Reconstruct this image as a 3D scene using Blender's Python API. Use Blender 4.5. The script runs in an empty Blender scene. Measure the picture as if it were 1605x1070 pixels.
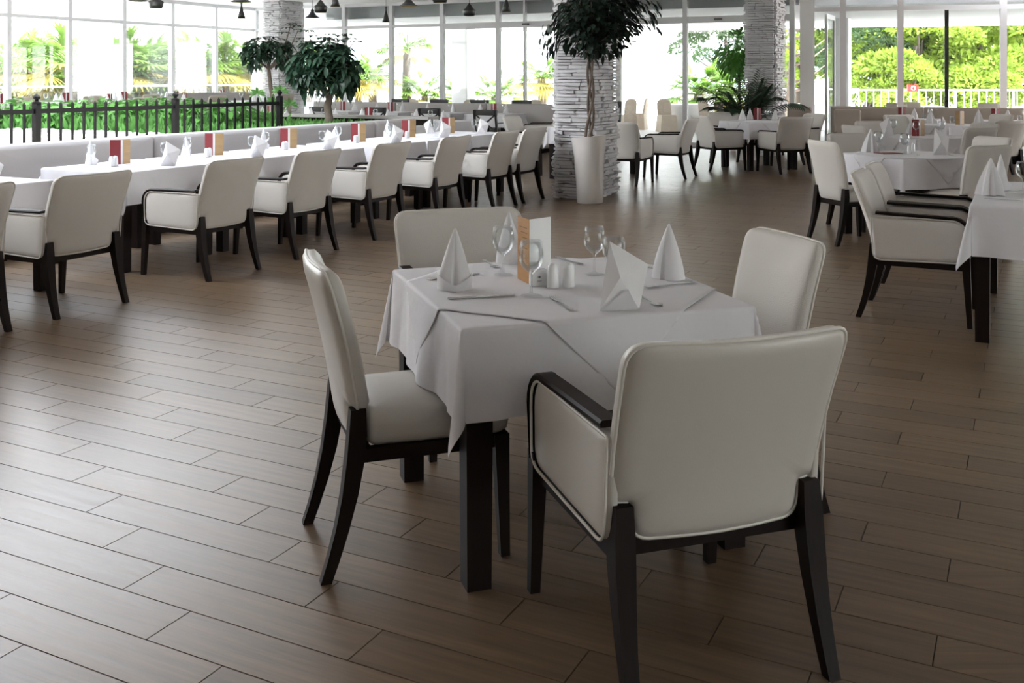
import bpy, bmesh, math, random
from mathutils import Vector, Matrix
random.seed(7)
SC = bpy.context.scene
COL = SC.collection
PI = math.pi

# ------------------------------------------------------------------ camera, sky, sun, exposure
cam_d = bpy.data.cameras.new('camera'); cam = bpy.data.objects.new('camera', cam_d); COL.objects.link(cam)
cam.location = (0, 0, 1.5); cam.rotation_euler = (PI/2, 0, 0)
cam_d.sensor_width = 36; cam_d.lens = 36*1600/1605
cam_d.shift_y = -413/1605                       # architectural shift: verticals stay vertical
cam_d.clip_end = 500
SC.camera = cam

wd = bpy.data.worlds.new('world'); SC.world = wd; wd.use_nodes = True
nt = wd.node_tree; nt.nodes.clear()
wo = nt.nodes.new('ShaderNodeOutputWorld'); bg = nt.nodes.new('ShaderNodeBackground')
tc = nt.nodes.new('ShaderNodeTexCoord'); sx = nt.nodes.new('ShaderNodeSeparateXYZ'); rp = nt.nodes.new('ShaderNodeValToRGB')
rp.color_ramp.elements[0].color = (1.0, 1.0, 1.0, 1); rp.color_ramp.elements[1].color = (0.74, 0.85, 1.0, 1)
nt.links.new(tc.outputs['Generated'], sx.inputs[0]); nt.links.new(sx.outputs['Z'], rp.inputs[0])
nt.links.new(rp.outputs[0], bg.inputs[0]); nt.links.new(bg.outputs[0], wo.inputs[0])
bg.inputs[1].default_value = 3.2

sun_d = bpy.data.lights.new('sun', 'SUN'); sun = bpy.data.objects.new('sun', sun_d); COL.objects.link(sun)
sun_d.energy = 9.0; sun_d.angle = 0.02; sun_d.color = (1.0, 0.95, 0.86)
sun.rotation_euler = Vector((-0.62, -0.10, -0.95)).to_track_quat('-Z', 'Y').to_euler()

vs = SC.view_settings
vs.view_transform = 'Standard'; vs.look = 'None'; vs.gamma = 1; vs.use_curve_mapping = False
vs.exposure = 1.5
cy = SC.cycles
cy.max_bounces = 10; cy.diffuse_bounces = 5; cy.glossy_bounces = 4; cy.transmission_bounces = 4
cy.transparent_max_bounces = 24; cy.sample_clamp_indirect = 6; cy.caustics_reflective = False; cy.caustics_refractive = False
cy.use_denoising = True

# ------------------------------------------------------------------ frames of reference
U = Vector((0.4521, 0.8920, 0)); V = Vector((-0.8920, 0.4521, 0))    # the room's long and cross directions
D1 = Vector((0.9490, 0.3162, 0)); D2 = Vector((-0.3162, 0.9490, 0))  # the turned tables' edges
RZ_U = math.atan2(-U.x, U.y)          # object facing (+y) along U
RZ_D = math.atan2(D1.y, D1.x)         # frame of the turned tables
def W(u, v, z=0.0):
    p = U*u + V*v; return Vector((p.x, p.y, z))
def face(d): return math.atan2(-d.x, d.y)

# ------------------------------------------------------------------ materials
def mat(name, col, rough=.5, metal=0, bump=0, bscale=200, spec=.5, var=0, vscale=3, coat=0, sheen=0, trans=0, stretch=None, sss=0):
    m = bpy.data.materials.new(name); m.use_nodes = True
    n = m.node_tree.nodes; l = m.node_tree.links
    p = n['Principled BSDF']
    p.inputs['Base Color'].default_value = (*col, 1); p.inputs['Roughness'].default_value = rough
    p.inputs['Metallic'].default_value = metal; p.inputs['Specular IOR Level'].default_value = spec
    if coat: p.inputs['Coat Weight'].default_value = coat; p.inputs['Coat Roughness'].default_value = .15
    if sheen: p.inputs['Sheen Weight'].default_value = sheen
    if bump or var:
        t = n.new('ShaderNodeTexCoord'); src = t.outputs['Object']
        if stretch:
            mp = n.new('ShaderNodeMapping'); mp.inputs['Scale'].default_value = stretch; l.new(src, mp.inputs[0]); src = mp.outputs[0]
    if var:
        nz = n.new('ShaderNodeTexNoise'); nz.inputs['Scale'].default_value = vscale; nz.inputs['Detail'].default_value = 6
        l.new(src, nz.inputs['Vector'])
        mx = n.new('ShaderNodeMix'); mx.data_type = 'RGBA'
        a = [max(0, c*(1-var)) for c in col]; b = [min(1, c*(1+var)) for c in col]
        mx.inputs[6].default_value = (*a, 1); mx.inputs[7].default_value = (*b, 1)
        l.new(nz.outputs['Fac'], mx.inputs[0]); l.new(mx.outputs[2], p.inputs['Base Color'])
    if bump:
        nb = n.new('ShaderNodeTexNoise'); nb.inputs['Scale'].default_value = bscale; nb.inputs['Detail'].default_value = 3
        l.new(src, nb.inputs['Vector'])
        bp = n.new('ShaderNodeBump'); bp.inputs['Strength'].default_value = bump; bp.inputs['Distance'].default_value = .01
        l.new(nb.outputs['Fac'], bp.inputs['Height']); l.new(bp.outputs[0], p.inputs['Normal'])
    if trans:
        tr = n.new('ShaderNodeBsdfTranslucent'); tr.inputs[0].default_value = (*col, 1)
        ms = n.new('ShaderNodeMixShader'); ms.inputs[0].default_value = trans
        if var: l.new(mx.outputs[2], tr.inputs[0])
        l.new(p.outputs[0], ms.inputs[1]); l.new(tr.outputs[0], ms.inputs[2]); l.new(ms.outputs[0], n['Material Output'].inputs[0])
    return m
def glassy(name, tint, f=.06, rough=0.0, k=.55):
    m = bpy.data.materials.new(name); m.use_nodes = True
    n = m.node_tree.nodes; l = m.node_tree.links; n.remove(n['Principled BSDF'])
    t = n.new('ShaderNodeBsdfTransparent'); t.inputs[0].default_value = (*tint, 1)
    g = n.new('ShaderNodeBsdfGlossy'); g.inputs['Roughness'].default_value = rough
    lw = n.new('ShaderNodeLayerWeight'); lw.inputs[0].default_value = .35
    ma = n.new('ShaderNodeMath'); ma.operation = 'MULTIPLY_ADD'; ma.inputs[1].default_value = k; ma.inputs[2].default_value = f
    ma.use_clamp = True
    l.new(lw.outputs['Fresnel'], ma.inputs[0])
    ms = n.new('ShaderNodeMixShader'); l.new(ma.outputs[0], ms.inputs[0]); l.new(t.outputs[0], ms.inputs[1]); l.new(g.outputs[0], ms.inputs[2])
    l.new(ms.outputs[0], n['Material Output'].inputs[0])
    return m
def plank_mat():
    m = mat('plank_wood', (.16, .115, .085), .30, spec=.5)
    n = m.node_tree.nodes; l = m.node_tree.links; p = n['Principled BSDF']
    t = n.new('ShaderNodeTexCoord'); oi = n.new('ShaderNodeObjectInfo'); ge = n.new('ShaderNodeNewGeometry')
    ad = n.new('ShaderNodeMath'); ad.operation = 'ADD'; l.new(oi.outputs['Random'], ad.inputs[0]); l.new(ge.outputs['Random Per Island'], ad.inputs[1])
    fr = n.new('ShaderNodeMath'); fr.operation = 'FRACT'; l.new(ad.outputs[0], fr.inputs[0])
    of = n.new('ShaderNodeVectorMath'); of.operation = 'SCALE'; of.inputs[0].default_value = (7, 13, 3); l.new(fr.outputs[0], of.inputs['Scale'])
    va = n.new('ShaderNodeVectorMath'); va.operation = 'ADD'; l.new(t.outputs['Object'], va.inputs[0]); l.new(of.outputs[0], va.inputs[1])
    mp = n.new('ShaderNodeMapping'); mp.inputs['Scale'].default_value = (2.2, 34, 1); l.new(va.outputs[0], mp.inputs[0])
    nz = n.new('ShaderNodeTexNoise'); nz.inputs['Scale'].default_value = 1.0; nz.inputs['Detail'].default_value = 7; nz.inputs['Roughness'].default_value = .62
    l.new(mp.outputs[0], nz.inputs['Vector'])
    rp = n.new('ShaderNodeValToRGB'); l.new(nz.outputs['Fac'], rp.inputs[0])
    rp.color_ramp.elements[0].position = .3; rp.color_ramp.elements[0].color = (.110, .072, .043, 1)
    rp.color_ramp.elements[1].position = .72; rp.color_ramp.elements[1].color = (.205, .138, .084, 1)
    br = n.new('ShaderNodeMapRange'); br.inputs['To Min'].default_value = .86; br.inputs['To Max'].default_value = 1.14; l.new(fr.outputs[0], br.inputs[0])
    hs = n.new('ShaderNodeHueSaturation'); l.new(rp.outputs[0], hs.inputs['Color']); l.new(br.outputs[0], hs.inputs['Value'])
    l.new(hs.outputs[0], p.inputs['Base Color'])
    rr = n.new('ShaderNodeMapRange'); rr.inputs['To Min'].default_value = .27; rr.inputs['To Max'].default_value = .40; l.new(nz.outputs['Fac'], rr.inputs[0])
    l.new(rr.outputs[0], p.inputs['Roughness'])
    bp = n.new('ShaderNodeBump'); bp.inputs['Strength'].default_value = .12; bp.inputs['Distance'].default_value = .004
    l.new(nz.outputs['Fac'], bp.inputs['Height']); l.new(bp.outputs[0], p.inputs['Normal'])
    return m
M = dict(
    plank=plank_mat(),
    grout=mat('grout', (.05, .04, .035), .8),
    leather=mat('cream_leather', (.52, .49, .445), .36, bump=.05, bscale=260, spec=.5),
    fabric=mat('cream_fabric', (.66, .625, .58), .85, bump=.35, bscale=420, sheen=.15),
    piping=mat('cream_piping', (.64, .61, .56), .5),
    wood=mat('dark_wood', (.011, .0065, .005), .5, spec=.12, var=.4, vscale=12, stretch=(8, 8, 1)),
    blackwood=mat('black_stained_wood', (.012, .011, .011), .4),
    cloth=mat('table_linen', (.68, .665, .69), .9, bump=.35, bscale=11, sheen=.1),
    linen=mat('napkin_linen', (.84, .83, .84), .85, bump=.2, bscale=600, trans=.15),
    steel=mat('cutlery_steel', (.62, .62, .62), .18, metal=1),
    porcelain=mat('white_porcelain', (.78, .78, .78), .15),
    burgundy=mat('burgundy_card', (.20, .018, .022), .45),
    woodprint=mat('wood_print_card', (.46, .30, .14), .5, var=.25, vscale=6, stretch=(1, 1, 14)),
    orange=mat('orange_wood_card', (.42, .20, .055), .5, var=.25, vscale=8, stretch=(1, 1, 9)),
    paper=mat('white_paper', (.80, .80, .80), .6),
    ink=mat('grey_ink', (.16, .15, .14), .7),
    goldink=mat('brown_ink', (.20, .10, .03), .7),
    glass=glassy('drinking_glass', (.97, .98, .98), .0, k=.42),
    pane=glassy('window_glass', (.96, .98, .97), .02),
    stone=mat('white_split_stone', (.70, .69, .70), .9, bump=.6, bscale=60, var=.15, vscale=14),
    mortar=mat('stone_core', (.15, .145, .145), .95),
    white=mat('white_paint', (.76, .76, .76), .5),
    ceil=mat('white_plaster', (.84, .83, .82), .8),
    frame=mat('white_window_frame', (.66, .65, .66), .4),
    black=mat('black_iron', (.004, .004, .004), .6, spec=.1),
    lamp=mat('black_lamp_metal', (.013, .013, .013), .35),
    brass=mat('brass_lamp_inside', (.6, .42, .15), .3, metal=1),
    pot=mat('pale_glazed_pot', (.66, .63, .60), .22),
    terracotta=mat('terracotta', (.40, .19, .10), .8, var=.2),
    soil=mat('soil', (.05, .035, .025), .95),
    bark=mat('tan_bark', (.15, .115, .09), .85, bump=.5, bscale=50, var=.3, vscale=20),
    darkbark=mat('brown_bark', (.10, .075, .065), .9, bump=.5, bscale=30, var=.3, vscale=8),
    ficus=mat('dark_ficus_leaf', (.013, .027, .017), .45, spec=.3, var=.45, vscale=5, trans=.12),
    umbrella=mat('umbrella_leaf', (.026, .062, .036), .33, var=.5, vscale=4, trans=.15),
    lime=mat('bright_green_leaf', (.13, .34, .07), .4, var=.5, vscale=2.5, trans=.3),
    fatsia=mat('fingered_leaf', (.09, .22, .05), .4, var=.4, vscale=4, trans=.25),
    moss=mat('fine_green_groundcover', (.10, .26, .055), .7, var=.5, vscale=6, trans=.3),
    kentia=mat('kentia_leaf', (.035, .075, .035), .42, var=.4, vscale=4, trans=.15),
    palm=mat('sunlit_palm_leaf', (.17, .29, .05), .5, var=.45, vscale=1.3, trans=.35),
    dryfrond=mat('yellow_palm_leaf', (.42, .34, .08), .6, var=.4, vscale=1.5, trans=.3),
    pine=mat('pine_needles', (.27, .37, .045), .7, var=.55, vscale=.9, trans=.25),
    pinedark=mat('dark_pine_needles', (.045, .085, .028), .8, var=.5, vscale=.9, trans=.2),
    pebble=mat('white_pebbles', (.80, .77, .74), .7, var=.15, vscale=9),
    terrace=mat('pale_terrace_paving', (.72, .70, .68), .7, var=.06, vscale=.6),
    linenwhite=mat('white_terrace_linen', (.86, .86, .86), .9),
    cream=mat('cream_chair_cover', (.60, .51, .42), .9),
    beige=mat('beige_upholstery', (.46, .40, .34), .85, bump=.3, bscale=300),
    sofa=mat('grey_beige_sofa_fabric', (.42, .395, .38), .85, bump=.3, bscale=380),
    soffit=mat('grey_terrace_roof', (.40, .40, .41), .7),
    whiterail=mat('white_painted_rail', (.82, .82, .82), .5),
    red=mat('red_paint', (.55, .02, .02), .5),
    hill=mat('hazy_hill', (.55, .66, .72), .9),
)

# ------------------------------------------------------------------ mesh helpers
class MB:
    def __init__(s): s.v = []; s.f = []
    def add(s, vs, fs):
        o = len(s.v); s.v += [tuple(v) for v in vs]; s.f += [tuple(i+o for i in f) for f in fs]
    def box(s, x0, x1, y0, y1, z0, z1, mtx=None):
        vs = [Vector((x, y, z)) for z in (z0, z1) for y in (y0, y1) for x in (x0, x1)]
        if mtx: vs = [mtx @ v for v in vs]
        s.add(vs, [(0, 2, 3, 1), (4, 5, 7, 6), (0, 1, 5, 4), (2, 6, 7, 3), (0, 4, 6, 2), (1, 3, 7, 5)])
    def loft(s, secs, caps=True, closed=True):
        n = len(secs[0]); o = []
        for sec in secs: o += list(sec)
        fs = []
        for k in range(len(secs)-1):
            for i in range(n if closed else n-1):
                j = (i+1) % n
                fs.append((k*n+i, k*n+j, (k+1)*n+j, (k+1)*n+i))
        if caps and closed: fs += [tuple(range(n-1, -1, -1)), tuple((len(secs)-1)*n+i for i in range(n))]
        s.add(o, fs)
    def tube(s, pts, r, n=6, closed=False, caps=True):
        pts = [Vector(p) for p in pts]; m = len(pts); secs = []
        up = None
        for i, p in enumerate(pts):
            a = pts[(i-1) % m] if (closed or i > 0) else p; b = pts[(i+1) % m] if (closed or i < m-1) else p
            t = (b-a).normalized()
            if up is None: up = Vector((0, 0, 1)) if abs(t.z) < .9 else Vector((1, 0, 0))
            x = t.cross(up)
            if x.length < 1e-5: x = t.orthogonal()
            x.normalize(); y = x.cross(t).normalized(); up = y
            rr = r[i] if isinstance(r, (list, tuple)) else r
            secs.append([p + x*math.cos(2*PI*k/n)*rr + y*math.sin(2*PI*k/n)*rr for k in range(n)])
        if closed: secs.append(secs[0])
        s.loft(secs, caps and not closed)
    def lathe(s, prof, n=20, c=(0, 0)):
        secs = [[Vector((c[0]+r*math.cos(2*PI*k/n), c[1]+r*math.sin(2*PI*k/n), z)) for k in range(n)] for r, z in prof]
        s.loft(secs, caps=False)
    def pillow(s, ol, c, half, mp, S=(.45, .8, .93, 1.0), H=(1.0, .97, .8, .4)):
        n = len(ol); vs = []; fs = []
        for side in (1, -1):
            b = len(vs); vs.append(mp(c[0], c[1], side*half))
            for q, h in zip(S, H):
                for p in ol:
                    vs.append(mp(c[0]+(p[0]-c[0])*q, c[1]+(p[1]-c[1])*q, side*half*h))
            for i in range(n):
                j = (i+1) % n
                f = (b, b+1+i, b+1+j); fs.append(f if side > 0 else f[::-1])
                for k in range(len(S)-1):
                    f = (b+1+k*n+i, b+1+(k+1)*n+i, b+1+(k+1)*n+j, b+1+k*n+j); fs.append(f if side > 0 else f[::-1])
        a = 1+(len(S)-1)*n; b = a+1+len(S)*n
        for i in range(n):
            j = (i+1) % n; fs.append((a+j, a+i, b+i, b+j))
        s.add(vs, fs)
    def mesh(s, name, m=None, smooth=True, fix=False):
        me = bpy.data.meshes.new(name); me.from_pydata(s.v, [], s.f)
        if fix:
            bm = bmesh.new(); bm.from_mesh(me); bmesh.ops.recalc_face_normals(bm, faces=bm.faces); bm.to_mesh(me); bm.free()
        if smooth is True: me.polygons.foreach_set('use_smooth', [True]*len(me.polygons))
        elif smooth: 
            me.polygons.foreach_set('use_smooth', [True]*len(me.polygons)); me.set_sharp_from_angle(angle=math.radians(smooth))
        if m: me.materials.append(m)
        me.update(); return me
def rpoly(pts, n=5):
    """polygon with rounded corners: pts = (x, y, radius); long edges are subdivided"""
    out = []; N = len(pts)
    for i in range(N):
        p = Vector(pts[i][:2]); a = Vector(pts[i-1][:2]); b = Vector(pts[(i+1) % N][:2]); r = pts[i][2]
        if r <= 0: out.append((p.x, p.y)); continue
        da = (a-p).normalized(); db = (b-p).normalized(); ang = da.angle(db)
        d = r/math.tan(ang/2); d = min(d, (a-p).length*.48, (b-p).length*.48)
        p0 = p+da*d; p1 = p+db*d
        for k in range(n+1):
            t = k/n; q = p0*(1-t)**2+p*2*t*(1-t)+p1*t*t; out.append((q.x, q.y))
    res = []
    for i in range(len(out)):
        a = Vector(out[i]); b = Vector(out[(i+1) % len(out)]); L = (b-a).length
        if L < 1e-5: continue
        k = max(1, int(L/.09))
        for j in range(k): q = a+(b-a)*j/k; res.append((q.x, q.y))
    return res

def ob(name, me, parent=None, loc=None, rz=None, scale=None, kind=None, label=None):
    o = bpy.data.objects.new(name, me); COL.objects.link(o)
    if parent is not None: o.parent = parent
    if loc is not None: o.location = loc
    if rz is not None: o.rotation_euler = (0, 0, rz)
    if scale is not None: o.scale = scale
    if kind: o['kind'] = kind
    if label: o['label'] = label
    return o
def tag(o, label, cat, group=None):
    o['label'] = label; o['category'] = cat
    if group: o['group'] = group
    return o
def thing(name, label, cat, loc=(0, 0, 0), rz=0, group=None):
    return tag(ob(name, None, loc=loc, rz=rz), label, cat, group)
def struct(name, me, loc=None, rz=None):
    return ob(name, me, loc=loc, rz=rz, kind='structure')
def dup(root, loc, rz=0, label=None, group=None, scale=None):
    r = root.copy(); COL.objects.link(r); r.location = loc; r.rotation_euler = (0, 0, rz)
    if scale: r.scale = (scale,)*3 if not isinstance(scale, tuple) else scale
    if label: r['label'] = label
    if group: r['group'] = group
    elif 'group' in r and label: del r['group']
    for ch in root.children:
        c = ch.copy(); COL.objects.link(c); c.parent = r
        for g in ch.children:
            d = g.copy(); COL.objects.link(d); d.parent = c
    return r
class Kind:
    """first call places the prototype itself, later calls copy it"""
    def __init__(s, proto): s.p = proto; s.used = False
    def __call__(s, loc, rz, label, group=None, scale=None):
        if not s.used:
            s.used = True; o = s.p; o.location = loc; o.rotation_euler = (0, 0, rz); o['label'] = label
            if group: o['group'] = group
            if scale: s.first_scaled = True; o.scale = (scale,)*3 if not isinstance(scale, tuple) else scale
            return o
        return dup(s.p, loc, rz, label, group, scale or (1, 1, 1))

# ------------------------------------------------------------------ room shell
U0, U1, V0, V1, CZ = -4.0, 21.6, -9.0, 18.8, 3.40
fm = MB(); fm.box(U0, U1+.2, V0, V1+.2, -.2, -.004)
R4 = Matrix(((U.x, V.x, 0, 0), (U.y, V.y, 0, 0), (0, 0, 1, 0), (0, 0, 0, 1)))
def room_mesh(mb, name, m, smooth=False):
    mb.v = [tuple(R4 @ Vector(v)) for v in mb.v]; return mb.mesh(name, m, smooth, fix=True)
floor = struct('floor', room_mesh(fm, 'floor', M['grout']))
# planks: .163 wide along U, .806 long along V, each row stepped by a third
PW, PL, PST = .1633, .806, .268
def plank_box(mb, L, w):
    c = .0012
    x, y = L/2-.0008, w/2-.0008
    mb.add([(-x, -y, -.006), (x, -y, -.006), (x, y, -.006), (-x, y, -.006),
            (-x+c, -y+c, 0), (x-c, -y+c, 0), (x-c, y-c, 0), (-x+c, y-c, 0)],
           [(4, 5, 6, 7), (0, 1, 5, 4), (1, 2, 6, 5), (2, 3, 7, 6), (3, 0, 4, 7)])
pm = MB(); plank_box(pm, PL, PW); plank_me = pm.mesh('plank', M['plank'], False)
spots = []
r0 = int((U0-1.827)/PW)
for r in range(r0, int((U1-1.827)/PW)+1):
    uc = 1.827+PW*(r+.5)
    off = 2.24 + r*PST
    k0 = int((V0-off)/PL); k1 = int((V1-off)/PL)+1
    for k in range(k0, k1):
        vc = off+PL*k
        if V0 < vc < V1 and U0 < uc < U1: spots.append((uc, vc))
def vis(p):
    if p.y < 1.9: return False
    x = 802+p.x/p.y*1600; y = 122+1600*1.5/p.y
    return -120 < x < 1725 and y < 1150
near = sorted([s for s in spots if vis(W(*s))], key=lambda s: W(*s).y)
first = set(near[:300])
RZ_V = math.atan2(V.y, V.x)
for s in near[:300]:
    ob('plank', plank_me, floor, W(*s), RZ_V)
rest = MB(); Mz = Matrix.Rotation(RZ_V, 4, 'Z')
for s in spots:
    if s in first: continue
    one = MB(); plank_box(one, PL, PW); o = W(*s)
    rest.add([Mz @ Vector(v) + o for v in one.v], one.f)
ob('plank', rest.mesh('planks_far', M['plank'], False), floor, kind='stuff')

# ceiling with a skylight well over the indoor garden
SKY = (1.5, 10.2, 7.3, 13.2)
cm = MB()
cm.box(U0-.2, SKY[0], V0, V1+.3, CZ, CZ+.3); cm.box(SKY[1], U1+.3, V0, V1+.3, CZ, CZ+.3)
cm.box(SKY[0], SKY[1], V0, SKY[2], CZ, CZ+.3); cm.box(SKY[0], SKY[1], SKY[3], V1+.3, CZ, CZ+.3)
struct('ceiling', room_mesh(cm, 'ceiling', M['ceil']))
wm = MB(); wm.box(U0, -1.05, V0-.2, V0, 0, CZ); wm.box(-1.05, 5.05, V0-.2, V0, 2.75, CZ); wm.box(5.05, 18.5, V0-.2, V0, 0, CZ)
struct('wall_right', room_mesh(wm, 'wall_right', M['white']))
wm = MB(); wm.box(U0-.2, U0, V0-.2, V1+.2, 0, CZ)
struct('wall_back', room_mesh(wm, 'wall_back', M['white']))
wm = MB(); wm.box(U0, 3.5, V1, V1+.2, 0, CZ)
struct('wall_left', room_mesh(wm, 'wall_left', M['white']))

# glazed walls ----------------------------------------------------
def glazing(name, origin, d, xs, z0, z1, trans, out, mull=.10, thin=(), door=()):
    """a window wall: posts at distances xs along d, a rail at trans=(lo, hi), glass in every bay"""
    root = ob(name, None, loc=origin, rz=math.atan2(d.y, d.x), kind='structure')
    for i, x in enumerate(xs):
        w = mull if i not in thin else mull*.45
        b = MB(); b.box(x-w/2, x+w/2, -.06, .06, z0, z1); ob('mullion', b.mesh('mullion', M['frame'], False), root)
    for i in range(len(xs)-1):
        a = xs[i]+mull/2*(1 if i not in thin else .45); c = xs[i+1]-mull/2*(1 if i+1 not in thin else .45)
        for nm, lo, hi in (('bottom_rail', z0, z0+.10), ('transom', trans[i][0], trans[i][1]), ('top_rail', z1-.08, z1)):
            b = MB(); b.box(a, c, -.055, .055, lo, hi); ob(nm, b.mesh(nm, M['frame'], False), root)
        for lo, hi in ((z0+.10, trans[i][0]), (trans[i][1], z1-.08)):
            b = MB(); b.box(a, c, -.006, .006, lo, hi); ob('pane', b.mesh('pane', M['pane'], False), root)
    return root
# left wall, along U
xs = [21.6-1.504*k for k in range(13)][::-1]
glazing('window_1', W(0, V1), U, xs, 0, CZ, [(2.76, 2.83)]*12, None)
# rear wall, along -V from the corner
cs = [18.75, 17.2, 15.8, 14.35, 12.86, 11.31, 10.6, 9.78, 8.25, 6.70, 4.40]
ds = [18.8-c for c in cs]
tr = [(2.76, 2.83)]*4+[(2.69, 2.83)]*6
glazing('window_2', W(U1, 18.8), -V, ds, 0, CZ, tr, None, thin=(6,))
# right wall, turned
RP = Vector((6.22, 21.2, 0)); RE = Vector((.960, -.279, 0)).normalized()
glazing('window_3', RP, RE, [0, .62, 1.73, 3.64, 5.5, 7.4, 9.3], 0, 3.55, [(2.865, 2.955)]*6, None, mull=.12)
glazing('fill_window', W(-1.0, V0-.1), U, [1.5*k for k in range(5)], 0, 2.75, [(2.15, 2.22)]*4, None)  # added glazing in the unseen near part of the right wall, for fill daylight
b = MB(); b.box(-.13, .13, -.10, .10, 0, 3.6)
struct('trim_1', b.mesh('trim_1', M['white'], False), loc=(6.10, 21.15, 0), rz=-.28)
# door leaf standing open outwards by the corner post
dl = ob('door_1', None, loc=(6.55, 21.3, 0), rz=math.atan2(U.y, U.x), kind='structure')
for nm, bx, m in (('stile', (0, .07, -.025, .025, .05, 2.84), 'frame'), ('stile', (.93, 1.0, -.025, .025, .05, 2.84), 'frame'),
                  ('rail', (.07, .93, -.025, .025, 2.74, 2.84), 'frame'), ('rail', (.07, .93, -.025, .025, .05, .2), 'frame'),
                  ('pane', (.07, .93, -.006, .006, .2, 2.74), 'pane')):
    b = MB(); b.box(*bx); ob(nm, b.mesh(nm, M[m], False), dl)
b = MB(); b.box(-.035, .035, -.035, .035, 0, 2.9)
tag(ob('black_post', b.mesh('black_post', M['black'], False), loc=(8.82, 20.72, 0), rz=-.28), 'slim black post standing against the right window wall', 'post')

for v, lab in ((10.55, 'small dark door sensor on the white header left of the stone pillar'), (5.95, 'small dark door sensor on the white header near the right pillar')):
    b = MB(); b.pillow(rpoly([(-.09, -.022, .02), (.09, -.022, .02), (.09, .022, .02), (-.09, .022, .02)]), (0, 0), .03, lambda x, z, o: Vector((x, o, z)))
    tag(ob('door_sensor', b.mesh('door_sensor', M['ink'], 40, fix=True), loc=W(21.6-.088, v, 2.76), rz=RZ_V), lab, 'sensor')
# raised platform along the left windows
b = MB(); b.box(9.3, 21.45, 14.1, 18.65, 0, .22)
struct('platform', room_mesh(b, 'platform', M['terrace']))

# ------------------------------------------------------------------ stone pillars
def irregular_box(seed):
    rnd = random.Random(seed); b = MB(); b.box(-.5, .5, -.5, .5, -.5, .5)
    b.v = [(x+rnd.uniform(-.05, .05), y+rnd.uniform(-.34, .34), z+rnd.uniform(-.12, .12)) for x, y, z in b.v]
    return b
STONE = [irregular_box(i) for i in range(10)]
STONE_ME = [s.mesh('stone', M['stone'], False) for s in STONE]
def pillar(corner_uv, dv, du, zmax, zvis, nparts, rh, seed):
    """corner nearest the camera at (u, v); faces run +v (dv) and +u (du)"""
    rnd = random.Random(seed); u0, v0 = corner_uv
    root = ob('pillar', None, loc=W(u0, v0), rz=math.atan2(U.y, U.x), kind='structure')     # local x = U, y = V
    c = MB(); c.box(.02, du-.02, .02, dv-.02, 0, zmax); ob('core', c.mesh('core', M['mortar'], False), root)
    allst = []
    z = 0
    while z < zmax:
        h = rnd.uniform(.7, 1.3)*rh
        for side in range(4):
            L = (dv, du, dv, du)[side]; x = 0
            while x < L-.01:
                w = min(rnd.uniform(.10, .30), L-x)
                if L-x-w < .07: w = L-x
                pr = rnd.uniform(.0, .05)
                allst.append((side, x+w/2, z+h/2, w-.008, h-.010, pr, rnd.randrange(10)))
                x += w
        z += h
    def xf(st):
        side, x, zc, w, h, pr, k = st
        d = .06
        if side == 0: loc = (d/2-.02-pr+.0, x, zc); r = PI/2         # faces -U
        elif side == 1: loc = (x, d/2-.02-pr, zc); r = 0             # faces -V
        elif side == 2: loc = (du-d/2+.02+pr, x, zc); r = PI/2
        else: loc = (x, dv-d/2+.02+pr, zc); r = 0
        return Matrix.Translation(loc) @ Matrix.Rotation(r, 4, 'Z') @ Matrix.Diagonal((w, d, h, 1))
    vis_ = sorted([s for s in allst if s[0] < 2 and s[2] < zvis], key=lambda s: -s[3]*s[4]*(.92 if s[0] == 0 else .5))[:nparts]
    vs_ = set(map(id, vis_))
    for st in vis_:
        o = ob('stone', STONE_ME[st[6]], root); o.matrix_local = xf(st)
    m = MB()
    for st in allst:
        if id(st) in vs_: continue
        X = xf(st); m.add([X @ Vector(v) for v in STONE[st[6]].v], STONE[st[6]].f)
    ob('stone', m.mesh('stones', M['stone'], False), root, kind='stuff')
    return root
def uv(x, y): p = Vector((x, y, 0)); return (p.dot(U), p.dot(V))
pillar(uv(.972, 12.58), .47, .84, CZ, 2.5, 300, .042, 1)
pillar(uv(5.03, 19.6), .53, .84, CZ, 3.2, 100, .045, 2)
pillar(uv(-5.68, 25.0), .50, .84, CZ, 3.4, 100, .05, 3)

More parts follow.
